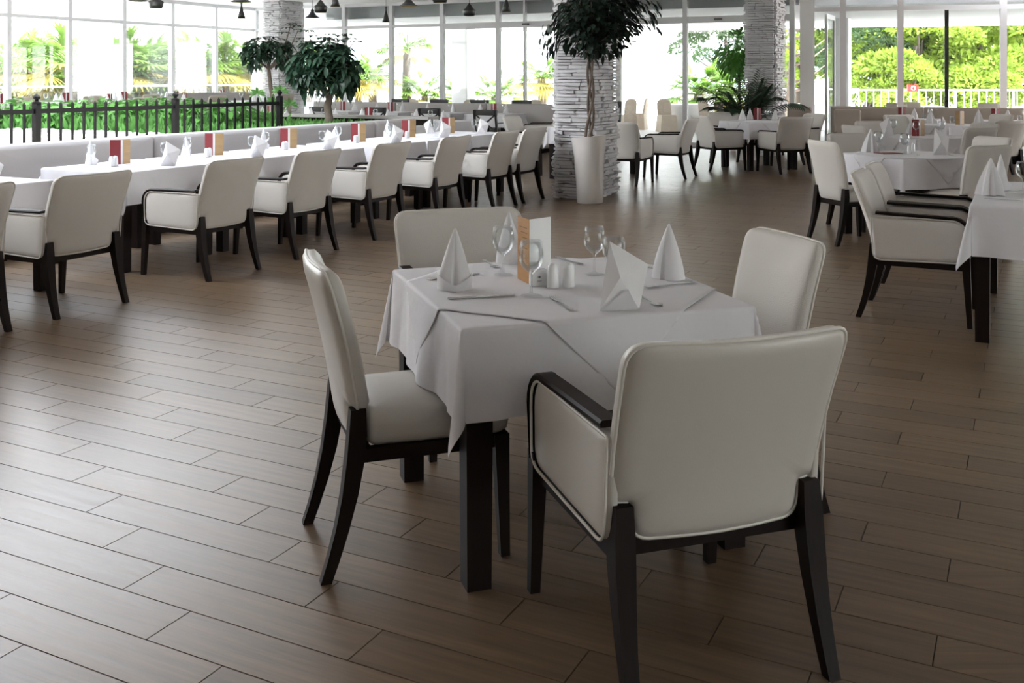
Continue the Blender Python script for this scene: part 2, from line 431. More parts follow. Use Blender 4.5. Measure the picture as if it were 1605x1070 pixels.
# ------------------------------------------------------------------ chairs
def build_armchair(mkey, name):
    m = M[mkey]
    t = thing(name, 'x', 'chair')
    s = MB(); ol = rpoly([(-.262, -.20, .03), (.262, -.20, .03), (.262, .295, .05), (-.262, .295, .05)])
    s.pillow(ol, (0, .05), .042, lambda x, y, o: Vector((x, y, .436+o+.012*(1-(x/.27)**2)*(1 if o > 0 else 0))))
    ob('seat', s.mesh('seat', m, fix=True), t)
    bo = rpoly([(-.287, .468, .010), (-.303, .885, .06), (.303, .885, .06), (.287, .468, .010), (.240, .465, .010), (.232, .374, .055), (-.232, .374, .055), (-.240, .465, .010)], 5)
    def bmap(x, z, o):
        q = max(0, z-.45)
        return Vector((x, -.240-q*.24-q*q*.24+.036*(x/.3)**2+o, z+.004*abs(x)/.3))
    b = MB(); b.pillow(bo, (0, .66), .034, bmap)
    bk = ob('backrest', b.mesh('backrest', m, fix=True), t)
    p = MB(); p.tube([bmap(x, z, -.013) for x, z in bo], .0055, 5, closed=True)
    ob('piping', p.mesh('piping', M['piping']), bk)
    for sgn in (-1, 1):
        so = rpoly([(-.235, .372, .05), (.285, .385, .06), (.292, .640, .085), (-.255, .640, .01)], 5)
        a = MB(); a.pillow(so, (.02, .53), .024, lambda y, z, o: Vector((sgn*(.283)+o, y, z)))
        sp = ob('side_panel', a.mesh('side_panel', m, fix=True), t)
        a = MB(); a.tube([Vector((sgn*.306, y, z)) for y, z in so], .0045, 5, closed=True)
        ob('piping', a.mesh('piping', M['piping']), sp)
        path = [(-.225, .655), (-.1, .652), (.1, .648), (.195, .645)]
        for k in range(7):
            g = PI/2*(1-k/6); path.append((.215+.088*math.cos(g), .558+.088*math.sin(g)))
        path.append((.300, .40))
        secs = []
        for i, (y, z) in enumerate(path):
            a_ = Vector(path[max(0, i-1)]); b_ = Vector(path[min(len(path)-1, i+1)]); tt = (b_-a_).normalized(); nn = Vector((-tt.y, tt.x))
            if nn.y < -.01 or (abs(nn.y) < .02 and nn.x < 0): nn = -nn
            P = []
            for dx, dn in ((-.027, -.002), (.027, -.002), (.029, .009), (.023, .016), (-.023, .016), (-.029, .009)):
                P.append(Vector((sgn*.283+dx, y+nn.x*dn, z+nn.y*dn)))
            secs.append(P)
        a = MB(); a.loft(secs); ob('armrest', a.mesh('armrest', M['wood'], 40, fix=True), t)
    f = MB(); f.box(-.262, .262, -.222, -.187, .332, .378); f.box(-.262, .262, .262, .292, .338, .378)
    f.box(-.29, -.255, -.24, .29, .338, .378); f.box(.255, .29, -.24, .29, .338, .378)
    ob('seat_frame', f.mesh('seat_frame', M['wood'], False), t)
    legs(t, .262, .272, -.238, -.33, .468, .285, .290, .288, .312, .42)
    return t
def legs(t, xt, xb, yt, yb, ztop, fxt, fxb, fyt, fyb, fz):
    for sx_ in (-1, 1):
        L = MB(); secs = []
        for q, h in ((0, .0165), (.12, .018), (.3, .0205), (.5, .024), (.7, .027), (.85, .027), (1, .023)):
            y = yt+(yb-yt)*(1-q)**1.9; x = xt+(xb-xt)*(1-q); z = ztop*q
            secs.append([Vector((sx_*x+a*h, y+b*h, z)) for a, b in ((-1, -1), (1, -1), (1, 1), (-1, 1))])
        L.loft(secs); ob('leg', L.mesh('leg', M['wood'], 45, fix=True), t)
        L = MB(); secs = []
        for q, h in ((0, .015), (.5, .019), (1, .024)):
            y = fyt+(fyb-fyt)*(1-q); x = fxt+(fxb-fxt)*(1-q)
            secs.append([Vector((sx_*x+a*h, y+b*h, fz*q)) for a, b in ((-1, -1), (1, -1), (1, 1), (-1, 1))])
        L.loft(secs); ob('leg', L.mesh('leg', M['wood'], 45, fix=True), t)
def build_sidechair(mkey, name):
    m = M[mkey]
    t = thing(name, 'x', 'chair')
    s = MB(); ol = rpoly([(-.215, -.19, .03), (.215, -.19, .03), (.232, .265, .05), (-.232, .265, .05)])
    s.pillow(ol, (0, .04), .055, lambda x, y, o: Vector((x, y, .432+o+(.018*(1-(x/.24)**2) if o > 0 else 0))), S=(.45, .8, .93, .985, 1.0), H=(1.0, .97, .84, .62, .25))
    ob('seat', s.mesh('seat', m, fix=True), t)
    bo = rpoly([(-.222, .505, .012), (-.234, .925, .05), (.234, .925, .05), (.222, .505, .012), (.180, .502, .012), (.174, .40, .05), (-.174, .40, .05), (-.180, .502, .012)], 5)
    def bmap(x, z, o):
        q = max(0, z-.45)
        return Vector((x, -.218-q*.13-q*q*.20+.022*(x/.23)**2+o, z))
    b = MB(); b.pillow(bo, (0, .69), .036, bmap)
    bk = ob('backrest', b.mesh('backrest', m, fix=True), t)
    p = MB(); p.tube([bmap(x, z, -.013) for x, z in bo], .005, 5, closed=True)
    ob('piping', p.mesh('piping', M['piping']), bk)
    f = MB(); f.box(-.205, .205, -.215, -.18, .345, .39); f.box(-.21, .21, .225, .255, .345, .385)
    f.box(-.225, -.195, -.22, .25, .345, .385); f.box(.195, .225, -.22, .25, .345, .385)
    ob('seat_frame', f.mesh('seat_frame', M['wood'], False), t)
    legs(t, .204, .215, -.218, -.315, .505, .208, .212, .232, .245, .385)
    return t
def build_crosschair():
    t = thing('cross_back_chair', 'x', 'chair')
    s = MB(); s.pillow(rpoly([(-.22, -.2, .03), (.22, -.2, .03), (.22, .22, .03), (-.22, .22, .03)]), (0, 0), .018, lambda x, y, o: Vector((x, y, .455+o)))
    ob('seat', s.mesh('seat', M['blackwood'], 40, fix=True), t)
    for q in (-1, 1):
        p = MB(); p.loft([[Vector((q*.225+a*.02, y+b*.017, z)) for a, b in ((-1, -1), (1, -1), (1, 1), (-1, 1))] for z, y in ((0, -.24), (.44, -.2), (.9, -.27))])
        ob('back_post', p.mesh('back_post', M['blackwood'], False, fix=True), t)
        p = MB(); p.loft([[Vector((q*.2+a*h, .2+b*h, z)) for a, b in ((-1, -1), (1, -1), (1, 1), (-1, 1))] for z, h in ((0, .015), (.44, .02))])
        ob('leg', p.mesh('leg', M['blackwood'], False, fix=True), t)
        p = MB(); p.tube([(q*.195, -.225, .5), (-q*.0, -.238, .65), (-q*.195, -.25, .80)], .017, 5); ob('cross_bar', p.mesh('cross_bar', M['blackwood'], 40), t)
        p = MB(); p.box(q*.24-.018, q*.24+.018, -.22, .2, .64, .665); p.box(q*.24-.015, q*.24+.015, .16, .19, .44, .64); ob('armrest', p.mesh('armrest', M['blackwood'], False), t)
    p = MB(); p.pillow(rpoly([(-.25, .80, .01), (.25, .80, .01), (.25, .905, .02), (-.25, .905, .02)]), (0, .85), .016, lambda x, z, o: Vector((x, -.262+.02*(x/.25)**2+o, z)))
    ob('top_rail', p.mesh('top_rail', M['blackwood'], 40, fix=True), t)
    return t
def build_covered(mkey, name):
    t = thing(name, 'x', 'chair')
    b = MB(); secs = []
    for z, hx, y0, y1 in ((0, .25, -.27, .25), (.2, .235, -.25, .235), (.44, .215, -.23, .225), (.475, .205, -.22, .21)):
        secs.append([Vector((x*hx, y, z)) for x, y in ((-1, y0), (-.5, y0-.012), (0, y0), (.5, y0-.012), (1, y0), (1.05, (y0+y1)/2), (1, y1), (.5, y1+.012), (0, y1), (-.5, y1+.012), (-1, y1), (-1.05, (y0+y1)/2))])
    b.loft(secs); ob('skirt', b.mesh('skirt', M[mkey], 60, fix=True), t)
    b = MB(); ol = rpoly([(-.205, .44, .01), (-.20, .93, .19), (.20, .93, .19), (.205, .44, .01)], 7)
    b.pillow(ol, (0, .68), .03, lambda x, z, o: Vector((x, -.21-(z-.45)*.16+o, z)))
    ob('backrest', b.mesh('backrest', M[mkey], fix=True), t)
    return t
ARM_L = Kind(build_armchair('leather', 'armchair')); ARM_F = Kind(build_armchair('fabric', 'armchair'))
SID_L = Kind(build_sidechair('leather', 'dining_chair')); SID_F = Kind(build_sidechair('fabric', 'dining_chair'))
CROSS = Kind(build_crosschair()); COVER = Kind(build_covered('cream', 'covered_chair'))
BEIGE = Kind(build_sidechair('beige', 'dining_chair'))

# ------------------------------------------------------------------ tables and cloths
TZ = .775
def table_meshes(w, d):
    b = MB(); b.box(-w/2, w/2, -d/2, d/2, TZ-.035, TZ-.003)
    top = b.mesh('tabletop', M['wood'], False)
    b = MB(); i = .10
    b.box(-w/2+i, w/2-i, -d/2+i-.012, -d/2+i+.012, TZ-.11, TZ-.035); b.box(-w/2+i, w/2-i, d/2-i-.012, d/2-i+.012, TZ-.11, TZ-.035)
    b.box(-w/2+i-.012, -w/2+i+.012, -d/2+i, d/2-i, TZ-.11, TZ-.035); b.box(w/2-i-.012, w/2-i+.012, -d/2+i, d/2-i, TZ-.11, TZ-.035)
    ap = b.mesh('apron', M['wood'], False)
    b = MB(); b.loft([[Vector((a*h, c*h, z)) for a, c in ((-1, -1), (1, -1), (1, 1), (-1, 1))] for z, h in ((0, .037), (TZ-.035, .042))])
    lg = b.mesh('leg', M['wood'], False, fix=True)
    return top, ap, lg
_tm = {}
def table(w, d, loc, rz, label, group=None):
    k = (w, d)
    if k not in _tm: _tm[k] = table_meshes(w, d)
    t = thing('dining_table', label, 'table', loc, rz, group); top, ap, lg = _tm[k]
    ob('tabletop', top, t); ob('apron', ap, t)
    for a in (-1, 1):
        for c in (-1, 1): ob('leg', lg, t, (a*(w/2-.05), c*(d/2-.05), 0))
    return t
def drape(a, b, w, d, off, flare, rip, seed, ht=TZ):
    """flat sheet point -> point of the hanging cloth"""
    ea = max(0, abs(a)-w/2); eb = max(0, abs(b)-d/2); sa = 1 if a > 0 else -1; sb = 1 if b > 0 else -1
    x = max(-w/2, min(w/2, a)); y = max(-d/2, min(d/2, b))
    z = ht+off
    if ea == 0 and eb == 0: return Vector((x, y, z + .0006*math.sin(a*23+seed)*math.sin(b*19+seed)))
    r0 = .010
    def hang(e):   # rounded edge, then straight down with a slight flare
        if e < r0*PI/2: g = e/r0; return r0*math.sin(g), -(r0-r0*math.cos(g))
        q = e-r0*PI/2; return r0+q*flare, -(r0+q)
    if ea > 0 and eb > 0:
        r = math.hypot(ea, eb); ph = math.atan2(eb, ea); o, dz = hang(r)
        s2 = math.sin(2*ph)
        lift = r*.15*s2**2 + r*.05*math.sin(6*ph+seed)
        dx, dy = math.cos(ph), math.sin(ph)
        n = math.hypot(dx, dy)
        out = (o + off + max(0, lift))
        sm = lambda t: t*t*(3-2*t)
        k = sm(ph/(PI/2))
        ang = k*PI/2
        return Vector((x+sa*out*math.cos(ang), y+sb*out*math.sin(ang), z+dz*(1-.10*s2)))
    e = ea or eb; o, dz = hang(e)
    t = b if ea > 0 else a; half = (d if ea > 0 else w)/2
    fade = min(1, (half-abs(t))/.12)
    wv = rip*(e/.27)*(math.sin(t*11+seed)+.6*math.sin(t*23+seed*2.3))*fade
    o += max(-.012*min(1, e/.1), wv)+off
    return Vector((x+sa*o, y, z+dz)) if ea > 0 else Vector((x, y+sb*o, z+dz))
def coords(half, drop, step, r=.010):
    n = max(2, round(2*half/step)); c = [-half+2*half*k/n for k in range(n+1)]
    e = [r*.5, r*1.1, r*1.7]+[r*1.7+(drop-r*1.7)*k/max(2, round(drop/step)) for k in range(1, max(2, round(drop/step))+1)]
    return [-half-q for q in e[::-1]]+c+[half+q for q in e]
def cloth_mesh(w, d, drop, step, seed, rip=.018, flare=.05, dropy=None):
    ca = coords(w/2, drop, step); cb = coords(d/2, dropy or drop, step)
    b = MB(); na, nb = len(ca), len(cb)
    b.v = [tuple(drape(a, c, w, d, 0, flare, rip, seed)) for c in cb for a in ca]
    b.f = [(j*na+i, j*na+i+1, (j+1)*na+i+1, (j+1)*na+i) for j in range(nb-1) for i in range(na-1)]
    return b.mesh('tablecloth', M['cloth'])
def overlay_mesh(w, d, reach, step, seed):
    ca = coords(w/2, reach-w/2+.02, step); cb = coords(d/2, reach-d/2+.02, step)
    bm = bmesh.new(); g = [[bm.verts.new((a, c, 0)) for a in ca] for c in cb]
    for j in range(len(cb)-1):
        for i in range(len(ca)-1): bm.faces.new((g[j][i], g[j][i+1], g[j+1][i+1], g[j+1][i]))
    for sx_, sy in ((1, 1), (1, -1), (-1, 1), (-1, -1)):
        n = Vector((sx_, sy, 0)).normalized()
        bmesh.ops.bisect_plane(bm, geom=bm.verts[:]+bm.edges[:]+bm.faces[:], plane_co=n*(reach/math.sqrt(2)), plane_no=n, clear_outer=True)
    for v in bm.verts: v.co = drape(v.co.x, v.co.y, w, d, .003, .05, .010, seed)
    me = bpy.data.meshes.new('overlay'); bm.to_mesh(me); bm.free(); me.polygons.foreach_set('use_smooth', [True]*len(me.polygons))
    me.materials.append(M['cloth']); return me
_cm = {}
def cloth(w, d, loc, rz, label, drop=.27, step=.055, seed=1, over=None, overlabel=None, group=None):
    k = (w, d, drop, step, seed % 4)
    if k not in _cm: _cm[k] = cloth_mesh(w, d, drop, step, (seed % 4)*1.7)
    tag(ob('tablecloth', _cm[k], loc=loc, rz=rz), label, 'tablecloth', group)
    if over:
        k = ('o', w, d, over, step, seed % 4)
        if k not in _cm: _cm[k] = overlay_mesh(w, d, over, step, (seed % 4)*1.7)
        oc = tag(ob('overlay_cloth', _cm[k], loc=loc, rz=rz), overlabel, 'tablecloth'); sd = oc.modifiers.new('hem', 'SOLIDIFY'); sd.thickness = .0026; sd.offset = 1

# ------------------------------------------------------------------ tableware
def simple(name, cat, build, m, smooth=True, fix=False):
    b = MB(); build(b); return Kind(tag(ob(name, b.mesh(name, m, smooth, fix)), 'x', cat))
def cone_napkin(b, pleat=0, h=.205, r=.050, cuff=True, seed=0):
    n = 36; secs = []
    for k in range(9):
        t = k/8; z = h*t; rr = r*(1-t)**.85*(1+.12*math.sin(PI*t))+.0025
        sec = []
        for i in range(n):
            g = 2*PI*i/n
            q = rr*(1+.16*math.cos(2*g+.5)+pleat*math.cos(7*g+seed)*(1-.3*t)) - (.010*(1-t) if abs(g-PI*1.45) < .16 else 0)
            sec.append(Vector((q*math.cos(g)+.006*t*t*8*r, q*math.sin(g), z)))
        secs.append(sec)
    b.loft(secs)
    if cuff:
        a = []
        for k in range(5):
            t = k/4; row = []
            for i in range(25):
                q = i/24; g = PI*1.5-1.7+3.4*q
                hh = .022+.058*abs(2*q-1)**1.3
                rr = r*(1.06+.18*t+.05*math.cos(2*g))
                row.append(Vector((rr*math.cos(g), rr*math.sin(g), hh*t)))
            a.append(row)
        b.loft(a, caps=False, closed=False)
def wedge_napkin(b):
    v = [(-.058, -.028, 0), (.055, -.024, 0), (.005, .05, 0), (-.022, .008, .185), (.088, .004, .118), (-.002, -.040, .092), (.05, -.03, .0), (.018, -.046, .062), (-.056, -.036, 0)]
    b.add(v, [(0, 1, 5), (0, 5, 3), (1, 4, 5), (5, 4, 3), (1, 2, 4), (2, 3, 4), (2, 0, 3), (0, 2, 1), (8, 6, 7), (6, 8, 7)])
def wine(b, s=1.0, stem=.075, bowl=.098, rmax=.039):
    prof = [(.0005, .004), (.020, .0045), (.034, .002), (.0345, 0), (.033, .0005)]
    b.lathe([(.034*s, 0), (.0345*s, .0015), (.030*s, .003), (.012*s, .006), (.005, .012), (.0038, .03), (.0038, stem-.012), (.006, stem-.003),
             (.014, stem+.003), (.028, stem+.016), (rmax-.003, stem+.033), (rmax, stem+.052), (rmax-.002, stem+.075), (rmax-.007, stem+bowl),
             (rmax-.0082, stem+bowl), (rmax-.0034, stem+.075), (rmax-.0014, stem+.052), (rmax-.0045, stem+.033), (.026, stem+.018), (.012, stem+.006), (.001, stem+.004)], 24)
def tumbler(b):
    b.lathe([(.0, 0), (.026, 0), (.034, .03), (.035, .095), (.0338, .095), (.0325, .03), (.02, .01), (0, .008)], 20)
def shaker(b): b.lathe([(.0, 0), (.021, 0), (.0215, .004), (.0195, .06), (.017, .075), (.010, .082), (0, .083)], 20)
def extr(b, ol, z0, z1, bend=0):
    n = len(ol); f = lambda x: bend*x*x*400*.01
    b.add([(x, y, z0+f(x)) for x, y in ol]+[(x, y, z1+f(x)) for x, y in ol],
          [tuple(range(n-1, -1, -1)), tuple(range(n, 2*n))]+[(i, (i+1) % n, n+(i+1) % n, n+i) for i in range(n)])
def knife(b):
    extr(b, [(-.105, -.007), (-.10, -.009), (-.02, -.006), (0, -.006), (.02, -.009), (.09, -.009), (.108, -.002), (.105, .006), (.02, .006), (0, .005), (-.02, .006), (-.10, .009), (-.105, .007)], .001, .004)
def fork(b):
    ol = [(-.10, -.006), (-.095, -.009), (-.03, -.0035), (.03, -.0035), (.045, -.011), (.10, -.012)]
    for k in range(4):
        y = -.012+k*.0066
        ol += [(.10, y+.0042)] if k == 0 else [(.10, y), (.10, y+.0042)]
        if k < 3: ol += [(.06, y+.0042), (.06, y+.0066)]
    ol += [(.045, .011), (.03, .0035), (-.03, .0035), (-.095, .009), (-.10, .006)]
    extr(b, ol, .0015, .0040, .06)
def spoon(b):
    ol = [(-.10, -.006), (-.095, -.009), (-.03, -.0035), (.04, -.0035)]
    for k in range(11):
        g = -PI*.86+2*PI*.86*k/10
        ol.append((.072+.032*math.cos(g), .019*math.sin(g)))
    ol += [(.04, .0035), (-.03, .0035), (-.095, .009), (-.10, .006)]
    extr(b, ol, .001, .0038, .05)
NAP_C = simple('napkin', 'napkin', lambda b: cone_napkin(b), M['linen'], 50)
NAP_W = simple('napkin', 'napkin', wedge_napkin, M['linen'], False)
NAP_F = simple('napkin', 'napkin', lambda b: cone_napkin(b, .27, .20, .058, False, 1), M['linen'], 50)
NAP_S = simple('napkin', 'napkin', lambda b: cone_napkin(b, .0, .17, .05, False), M['linen'], 50)
WINE = simple('wine_glass', 'glass', lambda b: wine(b), M['glass'])
TUMB = simple('water_glass', 'glass', tumbler, M['glass'])
SALT = simple('shaker', 'shaker', shaker, M['porcelain'], 50)
KNIFE = simple('knife', 'knife', knife, M['steel'], False); FORK = simple('fork', 'fork', fork, M['steel'], False); SPOON = simple('spoon', 'spoon', spoon, M['steel'], False)
def build_menu(cov, inn, w=.085, h=.205, ang=.5):
    t = thing('menu_card', 'x', 'menu')
    def panel(nm, a, m, L, x0=0, y0=0):
        b = MB(); b.box(0, L, -.0012, .0012, 0, h)
        o = ob(nm, b.mesh(nm, m, False), t, (x0, y0, 0), a); return o
    panel('front_panel', PI-ang, M[cov], w, -.009, 0); panel('page_edge', 0, M['paper'], .018, -.009, 0); panel('back_panel', ang, M[inn], w, .009, 0)
    return t
MENU = Kind(build_menu('burgundy', 'woodprint')); MENU_B = Kind(build_menu('burgundy', 'burgundy', .06, .20, .35)); MENU_W = Kind(build_menu('woodprint', 'woodprint', .07, .21, .3))

# ------------------------------------------------------------------ FRONT TABLE
MC = Vector((.162, 3.559, 0))
def at(c, x, y, z=0, a=D1, b=D2): p = c+a*x+b*y; return Vector((p.x, p.y, z))
table(.95, .95, MC, RZ_D, 'dark wooden dining table under white cloth in the centre foreground')
cloth(.955, .955, MC, RZ_D, 'white hanging tablecloth of the centre foreground table', .275, .020, 1, .715, 'white square overlay laid cornerwise on the centre foreground table')
ARM_L(at(MC, .015, -.825), RZ_D, 'large cream leather armchair with its back to the camera, in front of foreground table')
ARM_F(at(MC, -.02, .88), RZ_D+PI, 'cream fabric armchair on the far side of the foreground table')
SID_L(at(MC, -.53, -.053), RZ_D-PI/2, 'armless cream leather chair at the left of the foreground table')
SID_F(at(MC, .545, -.10), RZ_D+PI/2, 'armless cream fabric chair at the right of the foreground table')
def px(x, y, z): Y = 1600*(1.5-z)/(y-122); return Vector(((x-802)/1600*Y, Y, z))
T0 = TZ+.0063
NAP_C(px(712, 452, T0), .1, 'upright cone napkin with folded cuff at the left of the foreground table')
NAP_S(px(798, 411, T0), 2.6, 'cone napkin standing behind the menu on the foreground table', scale=(1, 1, 1.16))
NAP_W(px(968, 482, T0), .12, 'folded wedge napkin at the near right of the foreground table', scale=1.12)
NAP_S(px(1047, 435, T0), -.5, 'tall cone napkin at the far right of the foreground table', scale=(1.05, 1.05, 1.14))
WINE(px(788, 431, T0), 0, 'wine glass between left napkin and menu on the foreground table', scale=1.04)
WINE(px(832, 464, T0), 0, 'wine glass nearest the camera, before the menu on foreground table', scale=1.06)
WINE(px(931, 430, T0), 0, 'wine glass standing alone right of the shakers on foreground table', scale=1.02)
WINE(px(962, 440, T0), 0, 'wine glass half hidden behind the wedge napkin on foreground table', scale=(1.1, 1.1, .9))
SALT(px(866, 450, T0), 0, 'white porcelain shaker next to the emblem box on foreground table')
SALT(px(891, 449, T0), 0, 'white porcelain shaker on the right of the pair, foreground table')
bx = thing('toothpick_box', 'small white box with grey emblem beside the shakers on foreground table', 'box', px(843, 447, T0), .25)
b = MB(); b.pillow(rpoly([(-.03, -.016, .006), (.03, -.016, .006), (.03, .016, .006), (-.03, .016, .006)]), (0, 0), .028, lambda x, y, o: Vector((x, y, .028+o)), S=(.5, .9, 1), H=(1, 1, .95)); ob('body', b.mesh('body', M['porcelain'], 40, fix=True), bx)
b = MB()
for k in range(5):
    g = PI/2+(k-2)*.55; c_, s_ = math.cos(g)*.009, math.sin(g)*.009
    b.add([(-.001, -.0166, .028), (.001, -.0166, .028), (c_*.7+.0015, -.0166, .028+s_*.7), (c_, -.0166, .028+s_), (c_*.7-.0015, -.0166, .028+s_*.7)], [(0, 1, 2, 3, 4)])
b.box(-.008, .008, -.0167, -.0162, .018, .0195); b.box(-.006, .006, -.0167, -.0162, .015, .016)
ob('emblem', b.mesh('emblem', M['ink'], False), bx, label='grey leaf emblem over two short lines')
mn = thing('menu_card', 'folded menu with orange wood print and white face on the foreground table', 'menu', px(829, 445, T0), 0)
b = MB(); b.box(0, .105, -.0012, .0012, 0, .225); ob('front_panel', b.mesh('front_panel', M['orange'], False), mn, (0, 0, 0), 1.95)
b = MB(); b.box(0, .105, -.0012, .0012, 0, .225); ob('back_panel', b.mesh('back_panel', M['paper'], False), mn, (0, 0, 0), .75)
b = MB()
for k in range(5): b.box(.015, .015+.07-.012*(k % 3), .0012, .0018, .19-.018*k, .193-.018*k)
ob('lettering', b.mesh('lettering', M['goldink'], False), mn, (0, 0, 0), 1.95)
def cut(K, p0, p1, label, s=1.0):
    a = px(*p0, T0+.0005); c = px(*p1, T0+.0005); d = c-a
    K((a+c)/2, math.atan2(d.y, d.x), label, scale=s)
cut(KNIFE, (700, 469), (806, 463), 'steel knife lying before the left cone napkin on foreground table', 1.05)
cut(FORK, (902, 492), (859, 462), 'steel fork before the near wine glass on the foreground table', 1.0)
cut(SPOON, (997, 462), (1034, 480), 'steel spoon lying right of the wedge napkin on foreground table', .9)
cut(FORK, (1086, 443), (1010, 451), 'steel fork before the tall far-right napkin on foreground table', 1.0)
cut(KNIFE, (667, 439), (752, 429), 'steel knife behind the left cone napkin on foreground table', 1.0)
cut(SPOON, (757, 408), (778, 420), 'steel spoon left of the far wine glass on foreground table', .8)
cut(FORK, (908, 414), (876, 405), 'steel fork near the far edge of the foreground table', .9)
cut(KNIFE, (1012, 419), (1042, 424), 'steel knife behind the wedge napkin on the foreground table', .8)

# ------------------------------------------------------------------ LEFT ROW along the sofa
ORD = ['nearest', 'second', 'third', 'fourth', 'fifth', 'sixth', 'seventh', 'eighth']
for i, u in enumerate((3.77, 4.65, 5.97, 6.98, 8.11, 9.30, 10.47, 11.22)):
    ARM_F(W(u, 5.72), RZ_V-PI/2, ('cream fabric armchair cut off by the left edge of the photo' if i == 0 else
          f'cream fabric armchair, {ORD[i-1]} in view in the row facing the left sofa' if i < 7 else 'cream fabric armchair at the far end of the row facing the left sofa'), 'armchairs along the left sofa')
for i, u in enumerate((4.50, 6.12, 7.20, 8.28, 9.50, 10.55, 11.52)):
    c = W(u, 6.64); nm = f'{ORD[i]} table of the left sofa row'
    table(.90, .98, c, RZ_U, f'dark wooden table under cloth, {nm}', 'tables along the left sofa')
    cloth(.905, .985, c, RZ_U, f'white tablecloth on the {nm}', .26, .05, i)
    lc = lambda x, y, z=T0-.004: c+U*x+V*y+Vector((0, 0, z))
    MENU(lc(.02, .13), RZ_U+1.25+.1*random.uniform(-1, 1) if i < 2 else RZ_U+.75+.1*random.uniform(-1, 1), f'burgundy and wood print menu on the {nm}', 'menus along the left sofa')
    NAP_W(lc(.12, -.30), RZ_U+.5+random.uniform(-.3, .3), f'wedge napkin on chair side of the {nm}', 'napkins along the left sofa', scale=1.08)
    (NAP_C if i % 2 else NAP_W)(lc(-.10, .36), RZ_U+2.8+random.uniform(-.3, .3), f'napkin on sofa side of the {nm}', 'napkins along the left sofa')
    WINE(lc(-.17, .27), 0, f'wine glass on sofa side of the {nm}', 'glasses along the left sofa')
    WINE(lc(.27, -.10), 0, f'wine glass on chair side of the {nm}', 'glasses along the left sofa')
    SALT(lc(-.16, .05), 0, f'white shaker further from the menu on the {nm}', 'shakers along the left sofa'); SALT(lc(-.11, .06), 0, f'white shaker closer to the menu on the {nm}', 'shakers along the left sofa')
    KNIFE(lc(.28, -.27), RZ_U+.9, f'steel knife beside chair-side napkin on the {nm}', 'knives along the left sofa')
    FORK(lc(-.12, -.30), RZ_U+1.4, f'steel fork beside chair-side napkin on the {nm}', 'forks along the left sofa')
    KNIFE(lc(-.27, .36), RZ_U+1.2, f'steel knife beside sofa-side napkin on the {nm}', 'knives along the left sofa')
# sofa (banquette) in modules
def banquette_module(L, mkey='sofa', depth=.62, hz=.92):
    t = thing('banquette', 'x', 'sofa')
    b = MB(); b.pillow(rpoly([(-L/2, -depth/2, .03), (L/2, -depth/2, .03), (L/2, depth/2-.16, .02), (-L/2, depth/2-.16, .02)]), (0, -.08), .06, lambda x, y, o: Vector((x, y, .41+o)), S=(.5, .85, .96, 1), H=(1, .98, .85, .4))
    ob('seat', b.mesh('seat', M[mkey], fix=True), t)
    b = MB(); b.pillow(rpoly([(-L/2, .28, .02), (L/2, .28, .02), (L/2, hz, .03), (-L/2, hz, .03)]), (0, .6), .085, lambda x, z, o: Vector((x, depth/2-.085+o, z)), S=(.5, .85, .965, 1), H=(1, 1, .85, .4))
    ob('backrest', b.mesh('backrest', M[mkey], fix=True), t)
    b = MB(); b.box(-L/2+.03, L/2-.03, -depth/2+.06, depth/2-.05, 0, .35); ob('plinth', b.mesh('plinth', M['wood'], False), t)
    return t
BQ = Kind(banquette_module(1.94))
for i, u in enumerate((4.65, 6.60, 8.55, 10.50)):
    BQ(W(u, 7.72), RZ_U+PI/2-PI/2+PI/2*0+math.atan2(V.y, V.x)-PI/2-RZ_U, f'grey-beige sofa unit behind the left tables, {ORD[i]} from camera', 'sofa units of the left row')
BQ(W(11.98, 7.72), RZ_V-PI/2, 'short grey-beige sofa unit at the far end of the left row', scale=(.53, 1, 1))

# ------------------------------------------------------------------ RIGHT TABLES
def turned_setting(c, nm, seed, arms, rz=RZ_D, menu=None, naps=None, kinds='AAAA', over=.70):
    a, b_ = Vector((math.cos(rz), math.sin(rz), 0)), Vector((-math.sin(rz), math.cos(rz), 0))
    table(.92, .92, c, rz, f'dark wooden table under cloth, {nm}')
    cloth(.925, .925, c, rz, f'white hanging tablecloth of {nm}', .27, .05, seed, over, f'white cornerwise overlay on {nm}')
    return lambda x, y, z=T0-.0005: c+a*x+b_*y+Vector((0, 0, z))
R2 = Vector((3.75, 9.60, 0)); R4c = Vector((5.05, 12.6, 0)); R5 = Vector((6.75, 15.7, 0)); R1 = Vector((4.10, 16.97, 0))
n2, n4, n5, n1 = 'second table on the right side', 'third table on the right side', 'fourth table on the right side', 'table in front of the palm'
f2 = turned_setting(R2, n2, 2, None); f4 = turned_setting(R4c, n4, 3, None); f5 = turned_setting(R5, n5, 4, None); f1 = turned_setting(R1, n1, 5, None)
def chairs4(c, nm, K, dist=(.70, .70, .70, .70), use='LNFR'):
    for s_, (d, lab) in {'L': (-D1, 'at the left of the'), 'N': (-D2, 'on the near side of the'), 'F': (D2, 'on the far side of the'), 'R': (D1, 'at the right of the')}.items():
        if s_ not in use: continue
        k = K[s_]; q = c+d*dist['LNFR'.index(s_)]
        k(q, face(-d), f'cream fabric {"armchair" if k is ARM_F else "armless chair"} {lab} {nm}')
chairs4(R2, n2, dict(L=SID_F, N=SID_F, F=SID_F, R=SID_F), (.66, .68, .66, .66))
chairs4(R4c, n4, dict(L=SID_F, N=SID_F, F=SID_F, R=SID_F), (.68, .68, .68, .68))
chairs4(R5, n5, dict(L=SID_F, N=ARM_F, F=ARM_F, R=SID_F), (.68, .85, .85, .68))
chairs4(R1, n1, dict(L=ARM_F, N=ARM_F, F=ARM_F, R=ARM_F), (.74, .74, .80, .74))
